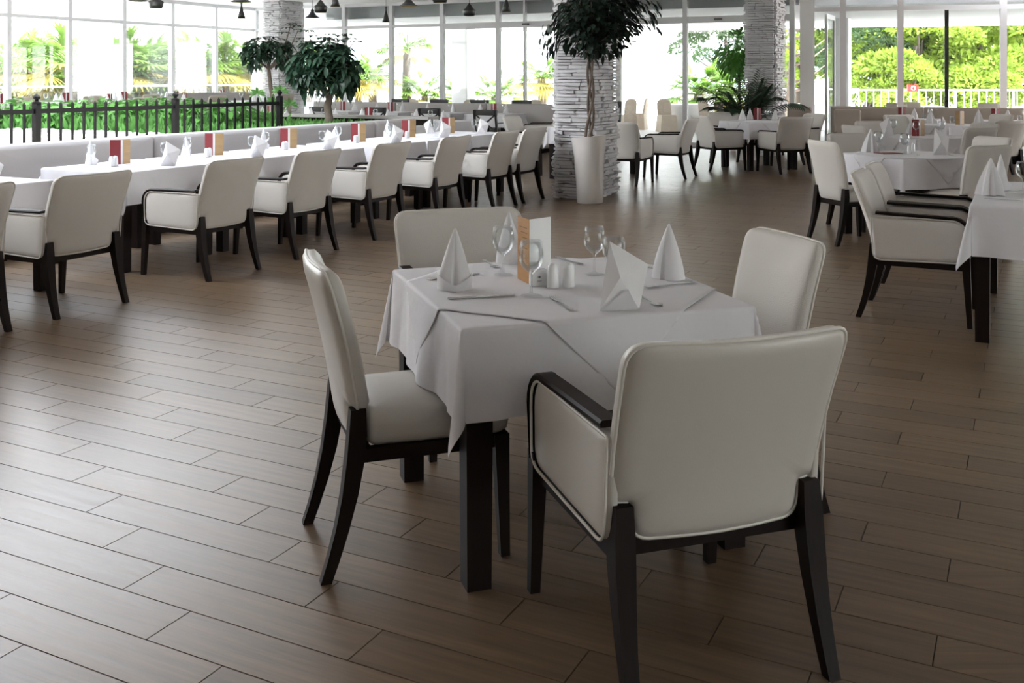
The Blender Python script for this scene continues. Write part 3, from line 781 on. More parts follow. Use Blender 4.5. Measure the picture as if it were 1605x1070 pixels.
# what stands on them
NAP_F(px(1364, 238, T0), .4, f'ruffled napkin at the left of the {n2}', scale=1.12); NAP_W(px(1470, 242, T0), .2, f'wedge napkin at the right of the {n2}', scale=1.35)
WINE(px(1417, 242, T0), 0, f'wine glass left of the shaker on the {n2}', scale=1.15); WINE(px(1376, 236.5, T0), 0, f'wine glass beside the ruffled napkin on the {n2}', scale=1.1)
SALT(px(1425, 241, T0), 0, f'white shaker in the middle of the {n2}'); SALT(px(1430, 237, T0), 0, f'white shaker behind the first on the {n2}')
b = MB(); b.box(-.11, .11, -.075, .075, 0, .006); tag(ob('menu_card', b.mesh('menu_card', M['burgundy'], False), loc=px(1392, 240.5, T0), rz=.3), f'burgundy menu lying flat on the {n2}', 'menu')
cut(SPOON, (1436, 240), (1441, 246), f'steel spoon beside the shakers on the {n2}', .8); cut(KNIFE, (1486, 243), (1497, 245), f'steel knife right of the wedge napkin on the {n2}', .8)
cut(FORK, (1344, 234), (1356, 237), f'steel fork left of the ruffled napkin on the {n2}', .8)
MENU(f4(-.02, 0), RZ_D-.2, f'burgundy and wood menu on the {n4}'); NAP_F(f4(.16, .34), .2, f'ruffled napkin behind the menu on the {n4}', scale=1.1); NAP_W(f4(-.34, .20), 2.2, f'napkin at the left of the {n4}', scale=1.25)
NAP_W(f4(.34, .0), 1.2, f'napkin at the right of the {n4}', scale=1.3); WINE(f4(-.16, -.10), 0, f'wine glass left of the menu on the {n4}', scale=1.1); WINE(f4(.17, -.16), 0, f'wine glass right of the menu on the {n4}', scale=1.1); WINE(f4(-.12, .36), 0, f'wine glass near the far corner of the {n4}', scale=1.1)
MENU_W(px(1505, 195.5, T0), .2, f'wood print menu on the {n5}'); NAP_F(px(1533, 194, T0), 1, f'ruffled napkin right of the menu on the {n5}', scale=1.15); NAP_F(px(1458, 193, T0), 2, f'ruffled napkin left of the menu on the {n5}', scale=1.1); TUMB(px(1492, 193, T0), 0, f'water glass beside the menu on the {n5}', scale=1.2)
MENU_B(px(1187, 187.5, T0), .1, f'burgundy menu on the {n1}'); NAP_S(px(1163, 188, T0), 0, f'cone napkin furthest left on the {n1}', scale=1.1); NAP_S(px(1175, 187.5, T0), 1, f'cone napkin next to the menu on the {n1}', scale=1.15)
NAP_S(px(1214, 188, T0), 1, f'cone napkin right of the wine glass on the {n1}', scale=1.1); WINE(px(1202, 188, T0), 0, f'wine glass right of the menu on the {n1}', scale=1.05); WINE(f1(.34, .22), 0, f'wine glass beside the right napkin on the {n1}', scale=1.0)
# table cut by the right edge, squared with the room
R3n = Vector((2.60, 5.79, 0)); n3 = 'table cut by the right edge'
R3 = R3n+U*.80-V*.47
table(.92, 1.58, R3, RZ_U, f'dark wooden {n3} of the photo, under cloth'); cloth(.925, 1.585, R3, RZ_U, f'white tablecloth on the {n3}', .29, .04, 2)
b = MB()
cr = cloth_mesh(.93, 1.0, .075, .05, .6, .006)
tag(ob('overlay_cloth', cr, loc=R3-U*.29+Vector((0, 0, .003)), rz=RZ_U), f'short white overlay on the {n3}', 'tablecloth')
ARM_F(R3+U*.02+V*.80-U*.0-U*.18, face(-V), f'nearer cream armchair facing the {n3}'); ARM_F(R3+U*.47+V*.80, face(-V), f'farther cream armchair facing the {n3}')
T3 = T0+.001
NAP_F(px(1552, 305, T3), .3, f'ruffled napkin nearer the corner of the {n3}', scale=1.12); NAP_C(px(1568, 297, T3), 1.3, f'cone napkin behind the ruffled one on the {n3}', scale=1.1)
WINE(px(1603, 300, T3), 0, f'wine glass on the {n3}', scale=1.1)
cut(KNIFE, (1541, 311), (1600, 314), f'steel knife on the {n3}', .9); cut(FORK, (1572, 301), (1612, 305), f'steel fork behind the knife on the {n3}', 1.0)
b = MB(); b.pillow(rpoly([(-.09, -.06, .01), (.09, -.06, .01), (.09, .06, .01), (-.09, .06, .01)]), (0, 0), .002, lambda x, y, o: Vector((x, y, .002+o)))

# ------------------------------------------------------------------ TABLE BEHIND THE STONE PILLAR
C1 = Vector((1.25, 15.6, 0)); nc = 'table behind the stone pillar'
table(.90, 1.36, C1, RZ_U, f'dark wooden {nc}, under cloth'); cloth(.905, 1.365, C1, RZ_U, f'white tablecloth on the {nc}', .26, .06, 3)
ARM_F(C1-V*.82-U*.80, face(U), f'cream armchair seen from behind at right of the stone pillar'); ARM_F(C1-V*1.06+U*.46, face(V), f'cream armchair at the right end of the {nc}')
ARM_F(C1+V*1.04-U*.05, face(-V), f'cream armchair showing left of the pillar, at the {nc}'); ARM_F(C1+V*.35+U*.82, face(-U), f'pale armchair on the far side of the {nc}')
ARM_F(Vector((.55, 18.9, 0)), face(Vector((-1, .2, 0))), 'cream armchair half hidden left of the stone pillar, far back')

# ------------------------------------------------------------------ MIDDLE ROWS
for i, (u, v, lab) in enumerate(((17.35, 13.15, 'black cross-back chair partly behind the umbrella tree trunk'), (17.35, 11.75, 'black cross-back chair second from the umbrella tree'), (17.3, 10.45, 'black cross-back chair third from the umbrella tree'), (17.0, 9.05, 'black cross-back chair nearest the stone pillar, with full X visible'))):
    CROSS(W(u, v), face(U), lab, 'black cross-back chairs of the middle row')
for i, v in enumerate((13.4, 12.15, 10.9, 9.65)):
    c = W(18.28, v); nm = f'table before the far sofa, {ORD[i]} from the umbrella tree'
    table(.90, .90, c, RZ_U, f'dark wooden {nm}'); cloth(.905, .905, c, RZ_U, f'white cloth on {nm}', .26, .08, i)
    NAP_S(c-U*.25+V*.2+Vector((0, 0, T0)), i, f'near cone napkin on {nm}', scale=1.15); NAP_S(c+U*.2-V*.15+Vector((0, 0, T0)), i, f'far cone napkin on {nm}', scale=1.15)
    WINE(c-U*.1-V*.25+Vector((0, 0, T0)), 0, f'wine glass on {nm}', scale=1.1)
    if i in (0, 1, 3): MENU_B(c+U*.02+V*.05+Vector((0, 0, T0)), RZ_U, f'burgundy menu on {nm}')
BQ2 = Kind(banquette_module(2.3, 'sofa', .62, .95))
for i, v in enumerate((13.9, 11.58, 9.26)):
    BQ2(W(19.15, v), face(U), f'long grey sofa back before rear windows, {ORD[i]} from the umbrella tree', 'sofa units before the rear windows')
for i, v in enumerate((13.7, 12.6, 11.5, 10.4, 9.3, 8.2)):
    CROSS(W(20.75, v), face(-U), f'black chair top beyond the far sofa, {ORD[i]} from the umbrella tree', 'black chairs by the rear windows', scale=(1, 1, 1.09))
for i, v in enumerate((13.2, 11.0, 8.8)):
    c = W(20.0, v); nm = f'window table beyond the far sofa, {ORD[i]} from the umbrella tree'
    table(.8, .9, c, RZ_U, f'dark wooden {nm}'); cloth(.805, .905, c, RZ_U, f'white cloth on {nm}', .25, .08, i)
    NAP_S(c+V*.2+Vector((0, 0, T0)), 0, f'left cone napkin on {nm}', scale=1.1); NAP_S(c-V*.2+Vector((0, 0, T0)), 0, f'right cone napkin on {nm}', scale=1.1); TUMB(c+Vector((0, 0, T0)), 0, f'water glass on {nm}')
# first row behind the planter's end wall
for i, v in enumerate((12.2, 11.1, 10.0, 8.9)):
    c = W(14.75, v); nm = f'table behind the garden end wall, {ORD[i]} from its left end'
    table(.85, .95, c, RZ_U, f'dark wooden {nm}'); cloth(.855, .955, c, RZ_U, f'white cloth on {nm}', .26, .07, i)
    NAP_S(c-U*.2+V*.28+Vector((0, 0, T0)), 0, f'left cone napkin on {nm}', scale=1.15); NAP_S(c-U*.15-V*.22+Vector((0, 0, T0)), 1, f'right cone napkin on {nm}', scale=1.1)
    WINE(c-U*.2+Vector((0, 0, T0)), 0, f'wine glass on {nm}', scale=1.05)
    if i % 2 == 0: MENU_B(c+U*.1+V*.35+Vector((0, 0, T0)), RZ_U+.3, f'burgundy menu on {nm}')

# ------------------------------------------------------------------ RIGHT BACK ROWS
BQ3 = Kind(banquette_module(1.65, 'beige', .6, .96))
for i in range(3):
    p = Vector((6.75, 19.0, 0))+(-V)*(1.66*i)
    if i == 2: p = p+Vector((.35, -.1, 0))
    BQ3(p, face(U), f'brown-beige sofa back before right windows, {ORD[i]} from the white corner post', 'sofa units before the right windows')
for i, (x, y, d, lab) in enumerate(((5.95, 18.25, -U, 'beige chair back between palm table and right windows'), (5.55, 19.9, -U, 'beige chair just right of the palm pillar'), (8.95, 18.95, U, 'beige chair close to the black window post'))):
    BEIGE(Vector((x, y, 0)), face(d), lab)
for i, (x, y) in enumerate(((7.05, 17.92), (8.36, 17.22))):
    c = Vector((x, y, 0)); nm = f'table before right sofa, {"nearer the palm" if i == 0 else "nearer the photo edge"}'
    table(.8, .8, c, RZ_U, f'dark wooden {nm}'); cloth(.805, .805, c, RZ_U, f'white cloth on {nm}', .25, .08, i)
    MENU_B(c+Vector((-.2, 0, T0)), 0, f'burgundy menu on {nm}'); NAP_S(c+Vector((.05, .1, T0)), 0, f'cone napkin on {nm}', scale=1.1); WINE(c+Vector((.25, -.1, T0)), 0, f'wine glass on {nm}', scale=1.1); TUMB(c+Vector((.1, -.2, T0)), 0, f'water glass on {nm}')

# ------------------------------------------------------------------ PLATFORM ROWS on the left
DZ = .22
for i, u in enumerate((11.2, 12.7, 14.2, 15.7, 17.2, 18.7, 20.2)):
    c = W(u, 17.55, DZ); nm = f'table by the left windows, {ORD[i]} from the left'
    table(.85, .9, c, RZ_U, f'dark wooden {nm}'); cloth(.855, .905, c, RZ_U, f'white cloth on {nm}', .26, .09, i)
    NAP_S(c-V*.2+Vector((0, 0, T0)), 0, f'near napkin on {nm}', scale=1.15); NAP_S(c+V*.2+U*.2+Vector((0, 0, T0)), 0, f'far napkin on {nm}', scale=1.15)
    MENU_B(c+U*.2-V*.1+Vector((0, 0, T0)), face(V)-.4, f'burgundy menu on {nm}'); WINE(c-U*.2+Vector((0, 0, T0)), 0, f'wine glass on {nm}', scale=1.1)
    if u != 17.2: BEIGE(W(u, 16.75, DZ), face(V), f'beige chair facing the left windows at the {ORD[i]} window table', 'beige chairs by the left windows')
for i, u in enumerate((13.4, 15.3, 17.4)):
    c = W(u, 15.35, DZ); nm = f'platform table nearer the garden, {ORD[i]} from the left'
    table(.85, .9, c, RZ_U, f'dark wooden {nm}'); cloth(.855, .905, c, RZ_U, f'white cloth on {nm}', .26, .09, i)
    NAP_S(c-V*.2+Vector((0, 0, T0)), 0, f'cone napkin on {nm}', scale=1.15); MENU_B(c+U*.25+Vector((0, 0, T0)), face(V), f'burgundy menu on {nm}'); WINE(c-U*.2+Vector((0, 0, T0)), 0, f'wine glass on {nm}', scale=1.1)
    BEIGE(W(u, 14.55, DZ), face(V), f'beige chair on the platform, garden side of {ORD[i]} table', 'beige chairs on the platform')
BQ4 = Kind(banquette_module(2.4, 'sofa', .6, .95))
for i, u in enumerate((17.3,)):
    BQ4(W(u, 16.2, DZ), face(V), f'grey sofa back on the platform, {"nearer" if i == 0 else "farther"} unit', 'sofa units on the platform')

# ------------------------------------------------------------------ INDOOR GARDEN
GZ = .78
g = MB(); g.box(2.0, 13.15, 8.25, 13.9, 0, GZ-.03)
gp = thing('planter', 'raised garden bed behind the left sofa', 'planter')
ob('soil', room_mesh(g, 'soil', M['soil']), gp)
g = MB(); g.box(2.0, 13.3, 8.10, 8.25, 0, GZ); ob('side_wall', room_mesh(g, 'side_wall', M['white']), gp)
g = MB(); g.box(13.15, 13.32, 8.1, 13.9, 0, .87); ob('end_wall', room_mesh(g, 'end_wall', M['wood']), gp)
g = MB(); g.box(13.10, 13.42, 8.05, 13.95, .87, .91); ob('coping', room_mesh(g, 'coping', M['sofa']), gp)
# pebbles: a bed and several thousand stones on it
pb = MB(); rnd = random.Random(3)
pb.add([W(2.0, 8.25, GZ-.01), W(9.75, 8.25, GZ-.01), W(9.75, 13.9, GZ-.01), W(2.0, 13.9, GZ-.01)], [(0, 1, 2, 3)])
ico = bmesh.new(); bmesh.ops.create_icosphere(ico, subdivisions=1, radius=1); iv = [v.co.copy() for v in ico.verts]; jf = [tuple(v.index for v in f.verts) for f in ico.faces]; ico.free()
for k in range(2600):
    u, v = rnd.uniform(5.2, 9.7), rnd.uniform(8.3, 13.8); s = rnd.uniform(.018, .045)
    c = W(u, v, GZ); pb.add([c+Vector((p.x*s*1.2, p.y*s, p.z*s*.6)) for p in iv], jf)
tag(ob('pebbles', pb.mesh('pebbles', M['pebble'])), 'bed of white pebbles inside the black fence', 'pebbles')['kind'] = 'stuff'
def leaf(b, p, d, up, L, w, droop=.3, seg=4, heart=False):
    d = Vector(d).normalized(); up = Vector(up); sd = d.cross(up)
    if sd.length < 1e-4: sd = d.orthogonal()
    sd.normalize(); nrm = sd.cross(d).normalized(); vs = []
    prof = (.06, .75, 1.0, .72, .03) if not heart else (.55, 1.0, .95, .6, .03)
    for k in range(seg+1):
        t = k/seg; q = prof[k]*w*.5
        c = p+d*(L*t)-Vector((0, 0, 1))*(droop*L*t*t)
        vs += [c-sd*q+nrm*q*.25, c, c+sd*q+nrm*q*.25]
    fs = []
    for k in range(seg):
        a = k*3; fs += [(a, a+1, a+4, a+3), (a+1, a+2, a+5, a+4)]
    b.add(vs, fs)
def rdir(rnd, zmin=-1, zmax=1):
    z = rnd.uniform(zmin, zmax); a = rnd.uniform(0, 2*PI); r = math.sqrt(max(0, 1-z*z)); return Vector((r*math.cos(a), r*math.sin(a), z))
def leafy_plant(seed, n, R, H, L):
    rnd = random.Random(seed); t = thing('leafy_plant', 'x', 'plant'); f = MB(); s = MB()
    for k in range(n):
        a = rnd.uniform(0, 2*PI); r = R*math.sqrt(rnd.random()); h = H*rnd.uniform(.35, 1)*(1-.25*r/R)
        tip = Vector((r*math.cos(a), r*math.sin(a), h)); d = Vector((math.cos(a), math.sin(a), rnd.uniform(-.2, .5)))
        leaf(f, tip, d, (0, 0, 1), L*rnd.uniform(.7, 1.3), L*rnd.uniform(.55, .85), .4, heart=True)
        if k % 3 == 0: s.tube([(r*.3*math.cos(a), r*.3*math.sin(a), 0), (r*.7*math.cos(a), r*.7*math.sin(a), h*.6), tip], .006, 4)
    ob('foliage', f.mesh('foliage', M['lime']), t, kind='stuff'); ob('stems', s.mesh('stems', M['lime']), t); return t
LP = [Kind(leafy_plant(i, 85, .62, .46, .17)) for i in range(3)]
k = 0
for u, v in ((10.3, 13.3), (10.9, 12.5), (11.6, 13.2), (11.0, 11.6), (12.3, 12.6), (11.7, 11.8), (11.5, 10.8), (10.4, 12.2), (12.9, 13.3), (10.2, 13.75)):
    LP[k % 3](W(u, v, GZ-.02), k*1.3, 'broad-leaved green garden plant growing behind the black fence', 'broad-leaved plants of the indoor garden'); k += 1
gc = MB(); rnd = random.Random(9)
for k in range(5200):
    u, v = rnd.uniform(9.7, 13.0), rnd.uniform(8.3, 13.8)
    p = W(u, v, GZ-.02); hh = (.26 if v > 10.6 else .13)*rnd.uniform(.5, 1)*min(1, (u-9.6)/.35+.35)
    d = Vector((rnd.uniform(-.5, .5), rnd.uniform(-.5, .5), 1)); sd = Vector((rnd.uniform(-1, 1), rnd.uniform(-1, 1), 0)).normalized()*.016
    q = p+d*hh; m_ = p+d*hh*.5
    gc.add([p-sd, p+sd, m_+sd*1.6, q, m_-sd*1.6], [(0, 1, 2, 3, 4)])
tag(ob('ground_cover', gc.mesh('ground_cover', M['moss'])), 'low feathery green ground cover under the broad-leaved plants', 'ground cover')['kind'] = 'stuff'

# black fence
FN = thing('garden_fence', 'black iron fence with pointed posts around the indoor garden', 'fence', W(0, 9.0, 0), math.atan2(U.y, U.x))
posts = [3.35, 5.21, 7.07, 8.96, 10.84]
pk = MB(); pk.box(-.011, .011, -.011, .011, 0, .47); pk.add([(-.011, -.011, .47), (.011, -.011, .47), (.011, .011, .47), (-.011, .011, .47), (0, 0, .495)], [(0, 1, 4), (1, 2, 4), (2, 3, 4), (3, 0, 4)])
pk_me = pk.mesh('picket', M['black'], False)
po = MB(); po.box(-.032, .032, -.032, .032, 0, .48); po.lathe([(.045, .48), (.045, .495), (.02, .50), (.018, .515), (.036, .53), (.036, .55), (.012, .575), (.0, .58)], 10)
po_me = po.mesh('post', M['black'], 40)
for i, x in enumerate(posts):
    ob('post', po_me, FN, (x, 0, GZ-.02))
    if i < len(posts)-1:
        for z in (.40, .02):
            r = MB(); r.box(posts[i]+.03, posts[i+1]-.03, -.014, .014, z-.022, z+.022); ob('rail', r.mesh('rail', M['black'], False), FN, (0, 0, GZ-.02))
        for j in range(1, 13): ob('picket', pk_me, FN, (posts[i]+(posts[i+1]-posts[i])*j/13, 0, GZ-.02))

# ------------------------------------------------------------------ indoor trees
def crown_leaves(root, mkey, rnd, pts, L, w, nparts, droop, zmin=-.9, zmax=.6, name='leaf'):
    """pts: (position, outward direction). the outermost become leaf parts, the rest one mesh"""
    protos = []
    for q in range(4):
        b = MB(); leaf(b, Vector((0, 0, 0)), (0, 1, 0), (0, 0, 1), 1, w/L*(.85+.1*q), droop*(.6+.25*q)); protos.append(b.mesh(name, M[mkey]))
    st = MB()
    for i, (p, d) in enumerate(pts):
        s = L*rnd.uniform(.7, 1.25)
        if i < nparts:
            o = ob(name, protos[i % 4], root); o.location = p; o.scale = (s, s, s)
            o.rotation_mode = 'QUATERNION'; o.rotation_quaternion = Vector(d).to_track_quat('Y', 'Z')
        else: leaf(st, p, d, (0, 0, 1), s, s*w/L, droop)
    ob('foliage', st.mesh('foliage', M[mkey]), root, kind='stuff')
# ficus in the pale pot before the pillar
PB = Vector((.930, 12.27, 0))
pt = thing('planter_pot', 'tall pale glazed pot at the foot of the stone pillar', 'pot', PB)
b = MB(); prof = [(.0, 0), (.152, 0), (.160, .01), (.163, .2), (.175, .5), (.205, .75), (.214, .795), (.206, .797), (.195, .75), (.185, .71)]
secs = []
for r, z in prof:
    sec = []
    for k in range(40):
        g = 2*PI*k/40; tw = z*.9
        q = r*(1+.05*math.cos(3*(g-tw)))
        sec.append(Vector((q*math.cos(g), q*math.sin(g), z + (.02*math.cos(g+.6) if z > .7 else 0))))
    secs.append(sec)
b.loft(secs, caps=False); ob('body', b.mesh('body', M['pot'], 60, fix=True), pt)
b = MB(); b.lathe([(0, .715), (.10, .72), (.19, .71)], 24); ob('soil', b.mesh('soil', M['soil']), pt)
fc = thing('ficus_tree', 'dark ficus tree with braided trunk growing from the pale pot', 'tree', PB+Vector((0, 0, .70)))
for k in range(3):
    b = MB(); pts = []
    for i in range(26):
        t = i/25; g = t*7.5+k*2*PI/3; r = .034*(1-.35*t)+.006
        pts.append((r*math.cos(g)+.02*math.sin(t*5)-.02+.05*t, r*math.sin(g), t*1.22))
    b.tube(pts, [.019-.006*i/25 for i in range(26)], 7); ob('trunk', b.mesh('trunk', M['bark']), fc)
rnd = random.Random(21); pts = []
for k in range(2400):
    d = rdir(rnd); rr = rnd.random()**.38
    p = Vector((d.x*.50*rr+.10, d.y*.50*rr, d.z*.46*rr+1.50))
    if d.z < -.45 and rnd.random() < .4: continue
    pts.append((p, Vector((d.x+rnd.uniform(-.6, .6), d.y+rnd.uniform(-.6, .6), -.9+1.2*rnd.random()))))
for k in range(150):   # loose outer sprays, left drooping and right reaching
    a = rnd.random()
    if k % 2: p = Vector((-.36-.18*a+.06*rnd.uniform(-1, 1), rnd.uniform(-.25, .15), 1.38-.10*a+rnd.uniform(-.22, .18))); d = Vector((-.4, rnd.uniform(-.3, .3), -1))
    else: p = Vector((.50+.32*a, rnd.uniform(-.25, .2), 1.66-.10*a+rnd.uniform(-.20, .16))); d = Vector((.7, rnd.uniform(-.4, .4), -.7))
    pts.append((p, d))
pts.sort(key=lambda q: (q[0].y*1.0 - (q[0]-Vector((.1, 0, 1.5))).length*1.6))
crown_leaves(fc, 'ficus', rnd, pts, .100, .056, 300, .25)
b = MB()
for k in range(26):
    d = rdir(rnd, -.2, .9); b.tube([(.04, 0, 1.18), (.06+d.x*.22, d.y*.2, 1.3+d.z*.15), (.1+d.x*.46, d.y*.44, 1.48+d.z*.40)], [.010, .007, .003], 5)
for e in ((.78, 0, 1.70), (.70, -.1, 1.84), (-.50, 0, 1.35), (-.42, -.1, 1.55)): b.tube([(.06, 0, 1.3), (e[0]*.5, 0, 1.65), e], [.009, .006, .003], 5)
ob('branches', b.mesh('branches', M['bark']), fc)

def umbrella_tree(root, seed, clusters, R, centre, L, w, nparts, mkey='umbrella', loose=()):
    rnd = random.Random(seed); pts = []
    for k in range(clusters):
        d = rdir(rnd, -.75, 1); rr = rnd.random()**.33
        c = Vector((d.x*R[0]*rr, d.y*R[1]*rr, d.z*R[2]*rr))*1.0+centre
        ax = (d+Vector((0, 0, .5))).normalized(); o1 = ax.orthogonal().normalized(); o2 = ax.cross(o1)
        for j in range(7):
            g = 2*PI*j/7+rnd.uniform(-.2, .2); pts.append((c, (o1*math.cos(g)+o2*math.sin(g))+ax*.15))
    for c in loose:
        for j in range(6):
            g = 2*PI*j/6; pts.append((Vector(c), Vector((math.cos(g), math.sin(g), .1))))
    pts.sort(key=lambda q: q[0].y-(q[0]-centre).length*.8)
    crown_leaves(root, mkey, rnd, pts, L, w, nparts, .3)
ut = thing('umbrella_tree', 'dense umbrella tree with thick short trunk in front of the garden end wall', 'tree', W(12.28, 9.30, GZ-.03))
b = MB()
b.tube([(-.02, 0, 0), (.03, 0, .15), (.0, 0, .33), (.05, 0, .50)], [.075, .062, .058, .05], 9)
for e in ((-.25, .05, .8), (.25, 0, .85), (.05, .1, 1.0), (-.05, -.2, .9)): b.tube([(.03, 0, .45), (e[0]*.5, e[1]*.5, .62), e], [.035, .026, .012], 6)
for e in ((-.28, 0, 1.45), (.30, 0, 1.40), (.42, 0, 1.30), (.05, 0, 1.40)): b.tube([(e[0]*.5, 0, .9), (e[0]*.8, 0, 1.2), e], [.015, .01, .005], 5)
ob('trunk', b.mesh('trunk', M['bark']), ut)
umbrella_tree(ut, 4, 270, (.52, .50, .48), Vector((-.03, 0, .88)), .16, .062, 300, loose=[(-.28, 0, 1.45), (-.2, 0, 1.38), (.30, 0, 1.40), (.42, 0, 1.30), (.36, 0, 1.34), (.05, 0, 1.40), (-.42, 0, 1.3), (.2, 0, 1.38)])
st_ = thing('slender_tree', 'slender leaning tree with small dark crown before the far left pillar', 'tree', W(14.0, 11.9, 0))
b = MB(); b.tube([(.20, 0, 0), (.14, 0, .9), (.06, 0, 1.35), (.02, 0, 1.75)], [.05, .042, .036, .03], 8)
for e in ((-.35, 0, 1.95), (.3, 0, 2.0), (.55, 0, 2.35), (.42, 0, 2.45)): b.tube([(.03, 0, 1.65), (e[0]*.6, 0, 1.85), e], [.022, .015, .006], 5)
ob('trunk', b.mesh('trunk', M['bark']), st_)
umbrella_tree(st_, 8, 110, (.46, .42, .30), Vector((.02, 0, 1.93)), .14, .055, 120, loose=[(.55, 0, 2.35), (.50, 0, 2.42), (.42, 0, 2.45), (.36, 0, 2.38), (.6, 0, 2.2), (.3, 0, 2.3)])
# broad-leaf plant with few large fingered leaves by the fence end
sp = thing('fatsia_plant', 'small plant with large light green fingered leaves at the fence end', 'plant', W(12.0, 10.1, GZ-.03))
b = MB(); f = MB(); rnd = random.Random(5)
for k, (x, y, z) in enumerate(((-.22, 0, .52), (.12, 0, .56), (.26, 0, .36), (.0, .1, .40))):
    b.tube([(0, 0, 0), (x*.6, y, z*.6), (x, y, z)], .008, 5)
    for j in range(7):
        g = -1.9+3.8*j/6; leaf(f, Vector((x, y, z)), (math.sin(g), -.3*math.cos(g), math.cos(g)*.6), (0, -1, .4), .14, .045, .2)
ob('stems', b.mesh('stems', M['fatsia']), sp); ob('foliage', f.mesh('foliage', M['fatsia']), sp, kind='stuff')

# kentia palm and round tree by the right pillar
def frond(b, base, d, L, droop, nleaf, ll, wl, rib=None):
    d = Vector(d).normalized(); hz = Vector((d.x, d.y, 0)); hz = hz.normalized() if hz.length > .01 else Vector((1, 0, 0)); sd = Vector((-hz.y, hz.x, 0))
    P = lambda t: base+d*(L*t)-Vector((0, 0, 1))*(droop*L*t*t)
    if rib is not None: rib.tube([P(k/6) for k in range(7)], [.010*(1-.12*k) for k in range(7)], 4)
    for k in range(nleaf):
        t = .28+.72*k/(nleaf-1); tt = (P(min(1, t+.02))-P(t-.02)).normalized(); q = ll*(1-.55*abs(t-.5))
        for s_ in (-1, 1): leaf(b, P(t), tt*.75+sd*s_*.8+Vector((0, 0, -.1)), (0, 0, 1), q, wl, .35)
kp = thing('kentia_palm', 'feathery kentia palm in a pot before the right stone pillar', 'palm', Vector((4.30, 18.72, 0)))
b = MB(); b.lathe([(0, 0), (.17, 0), (.22, .40), (.215, .42), (.19, .40), (0, .36)], 20); ob('pot', b.mesh('pot', M['pot'], 50), kp)
f = MB(); ri = MB(); rnd = random.Random(11)
for k in range(26):
    a = k*2.4; el = rnd.uniform(1.3, 4.0)
    frond(f, Vector((.03*math.cos(a),   .03*math.sin(a), .46)), (math.cos(a), math.sin(a), el), rnd.uniform(1.15, 1.6), rnd.uniform(.22, .46), 16, .40, .05, ri)
ob('foliage', f.mesh('foliage', M['kentia']), kp, kind='stuff'); ob('frond_ribs', ri.mesh('frond_ribs', M['kentia']), kp)
tp = thing('round_ficus', 'round-crowned bright green tree beside the right stone pillar', 'tree', Vector((4.66, 20.98, 0)))
b = MB(); b.lathe([(0, 0), (.18, 0), (.22, .45), (.20, .45), (0, .42)], 18); ob('pot', b.mesh('pot', M['pot'], 50), tp)
b = MB(); b.tube([(0, 0, .4), (.02, 0, 1.0), (0, 0, 1.7)], .03, 7); ob('trunk', b.mesh('trunk', M['bark']), tp)
rnd = random.Random(2); pts = []
for k in range(900):
    d = rdir(rnd); rr = rnd.random()**.3; pts.append((Vector((d.x*.5*rr, d.y*.5*rr, d.z*.5*rr+2.02)), d+Vector((0, 0, -.4))))
pts.sort(key=lambda q: q[0].y); crown_leaves(tp, 'lime', rnd, pts, .12, .06, 60, .3)

# ------------------------------------------------------------------ pendant lamps
def lamp(shape, r, h):
    t = thing('pendant_lamp', 'x', 'lamp')
    if shape == 'fat': pr = [(.012, h), (.020, h*.93), (.045, h*.80), (r*.62, h*.60), (r*.97, h*.46), (r, h*.40), (r*.95, h*.2), (r*.78, 0)]
    elif shape == 'tall': pr = [(r*.35, h), (r*.34, h*.97), (r*.16, h*.80), (r*.22, h*.68), (r*.62, h*.30), (r, 0)]
    else: pr = [(.012, h), (.030, h*.92), (r*.24, h*.66), (r*.42, h*.38), (r*.70, h*.15), (r, 0)]
    b = MB(); b.lathe(pr+[(pr[-1][0]-.004, .001)], 28); ob('shade', b.mesh('shade', M['lamp']), t)
    b = MB(); b.lathe([(q[0]*.96-.002, q[1]-.004 if q[1] > .01 else .002) for q in pr], 28); ob('lining', b.mesh('lining', M['brass']), t)
    b = MB(); b.tube([(0, 0, h-.02), (0, 0, 1.6)], .0035, 5); c = ob('cord', b.mesh('cord', M['lamp']), t)
    b = MB(); b.lathe([(0, -.03), (.05, -.03), (.05, 0)], 14); ob('ceiling_cap', b.mesh('ceiling_cap', M['lamp']), t)
    return t
LK = {'fat': ('fat', .120, .225), 'tall': ('tall', .078, .315), 'wide': ('wide', .15, .165)}
LPR = {k: Kind(lamp(*v)) for k, v in LK.items()}
lamps = [('wide', 216, 2, 14.7, 'wide flared black lamp at the top edge, furthest left'), ('fat', 244, 13, 16.1, 'fat bowl-shaped black lamp over the left windows'),
         ('tall', 378, 29, 18.9, 'narrow black lamp left of the far left pillar'), ('wide', 377, 3, 14.8, 'wide flared black lamp above the narrow one left of pillar'),
         ('wide', 489, 28, 18.7, 'wide flared black lamp right of the far left pillar'), ('fat', 502, 20, 17.3, 'fat bowl-shaped black lamp right of the far left pillar'),
         ('tall', 525, 11, 15.9, 'narrow black lamp beside the fat one above the umbrella tree'), ('tall', 604.5, 35, 20.2, 'small narrow black lamp hanging lowest over the rear windows'),
         ('wide', 640, 9.5, 15.6, 'wide flared black lamp over the middle of the rear windows'), ('fat', 689, 4, 14.9, 'fat black lamp cut by the top edge'),
         ('fat', 735, 25, 18.1, 'fat black lamp hanging before the terrace column'), ('tall', 793, 19, 17.1, 'narrow black lamp left of the stone pillar'),
         ('wide', 880, 17, 16.8, 'wide flared black lamp half behind the stone pillar')]
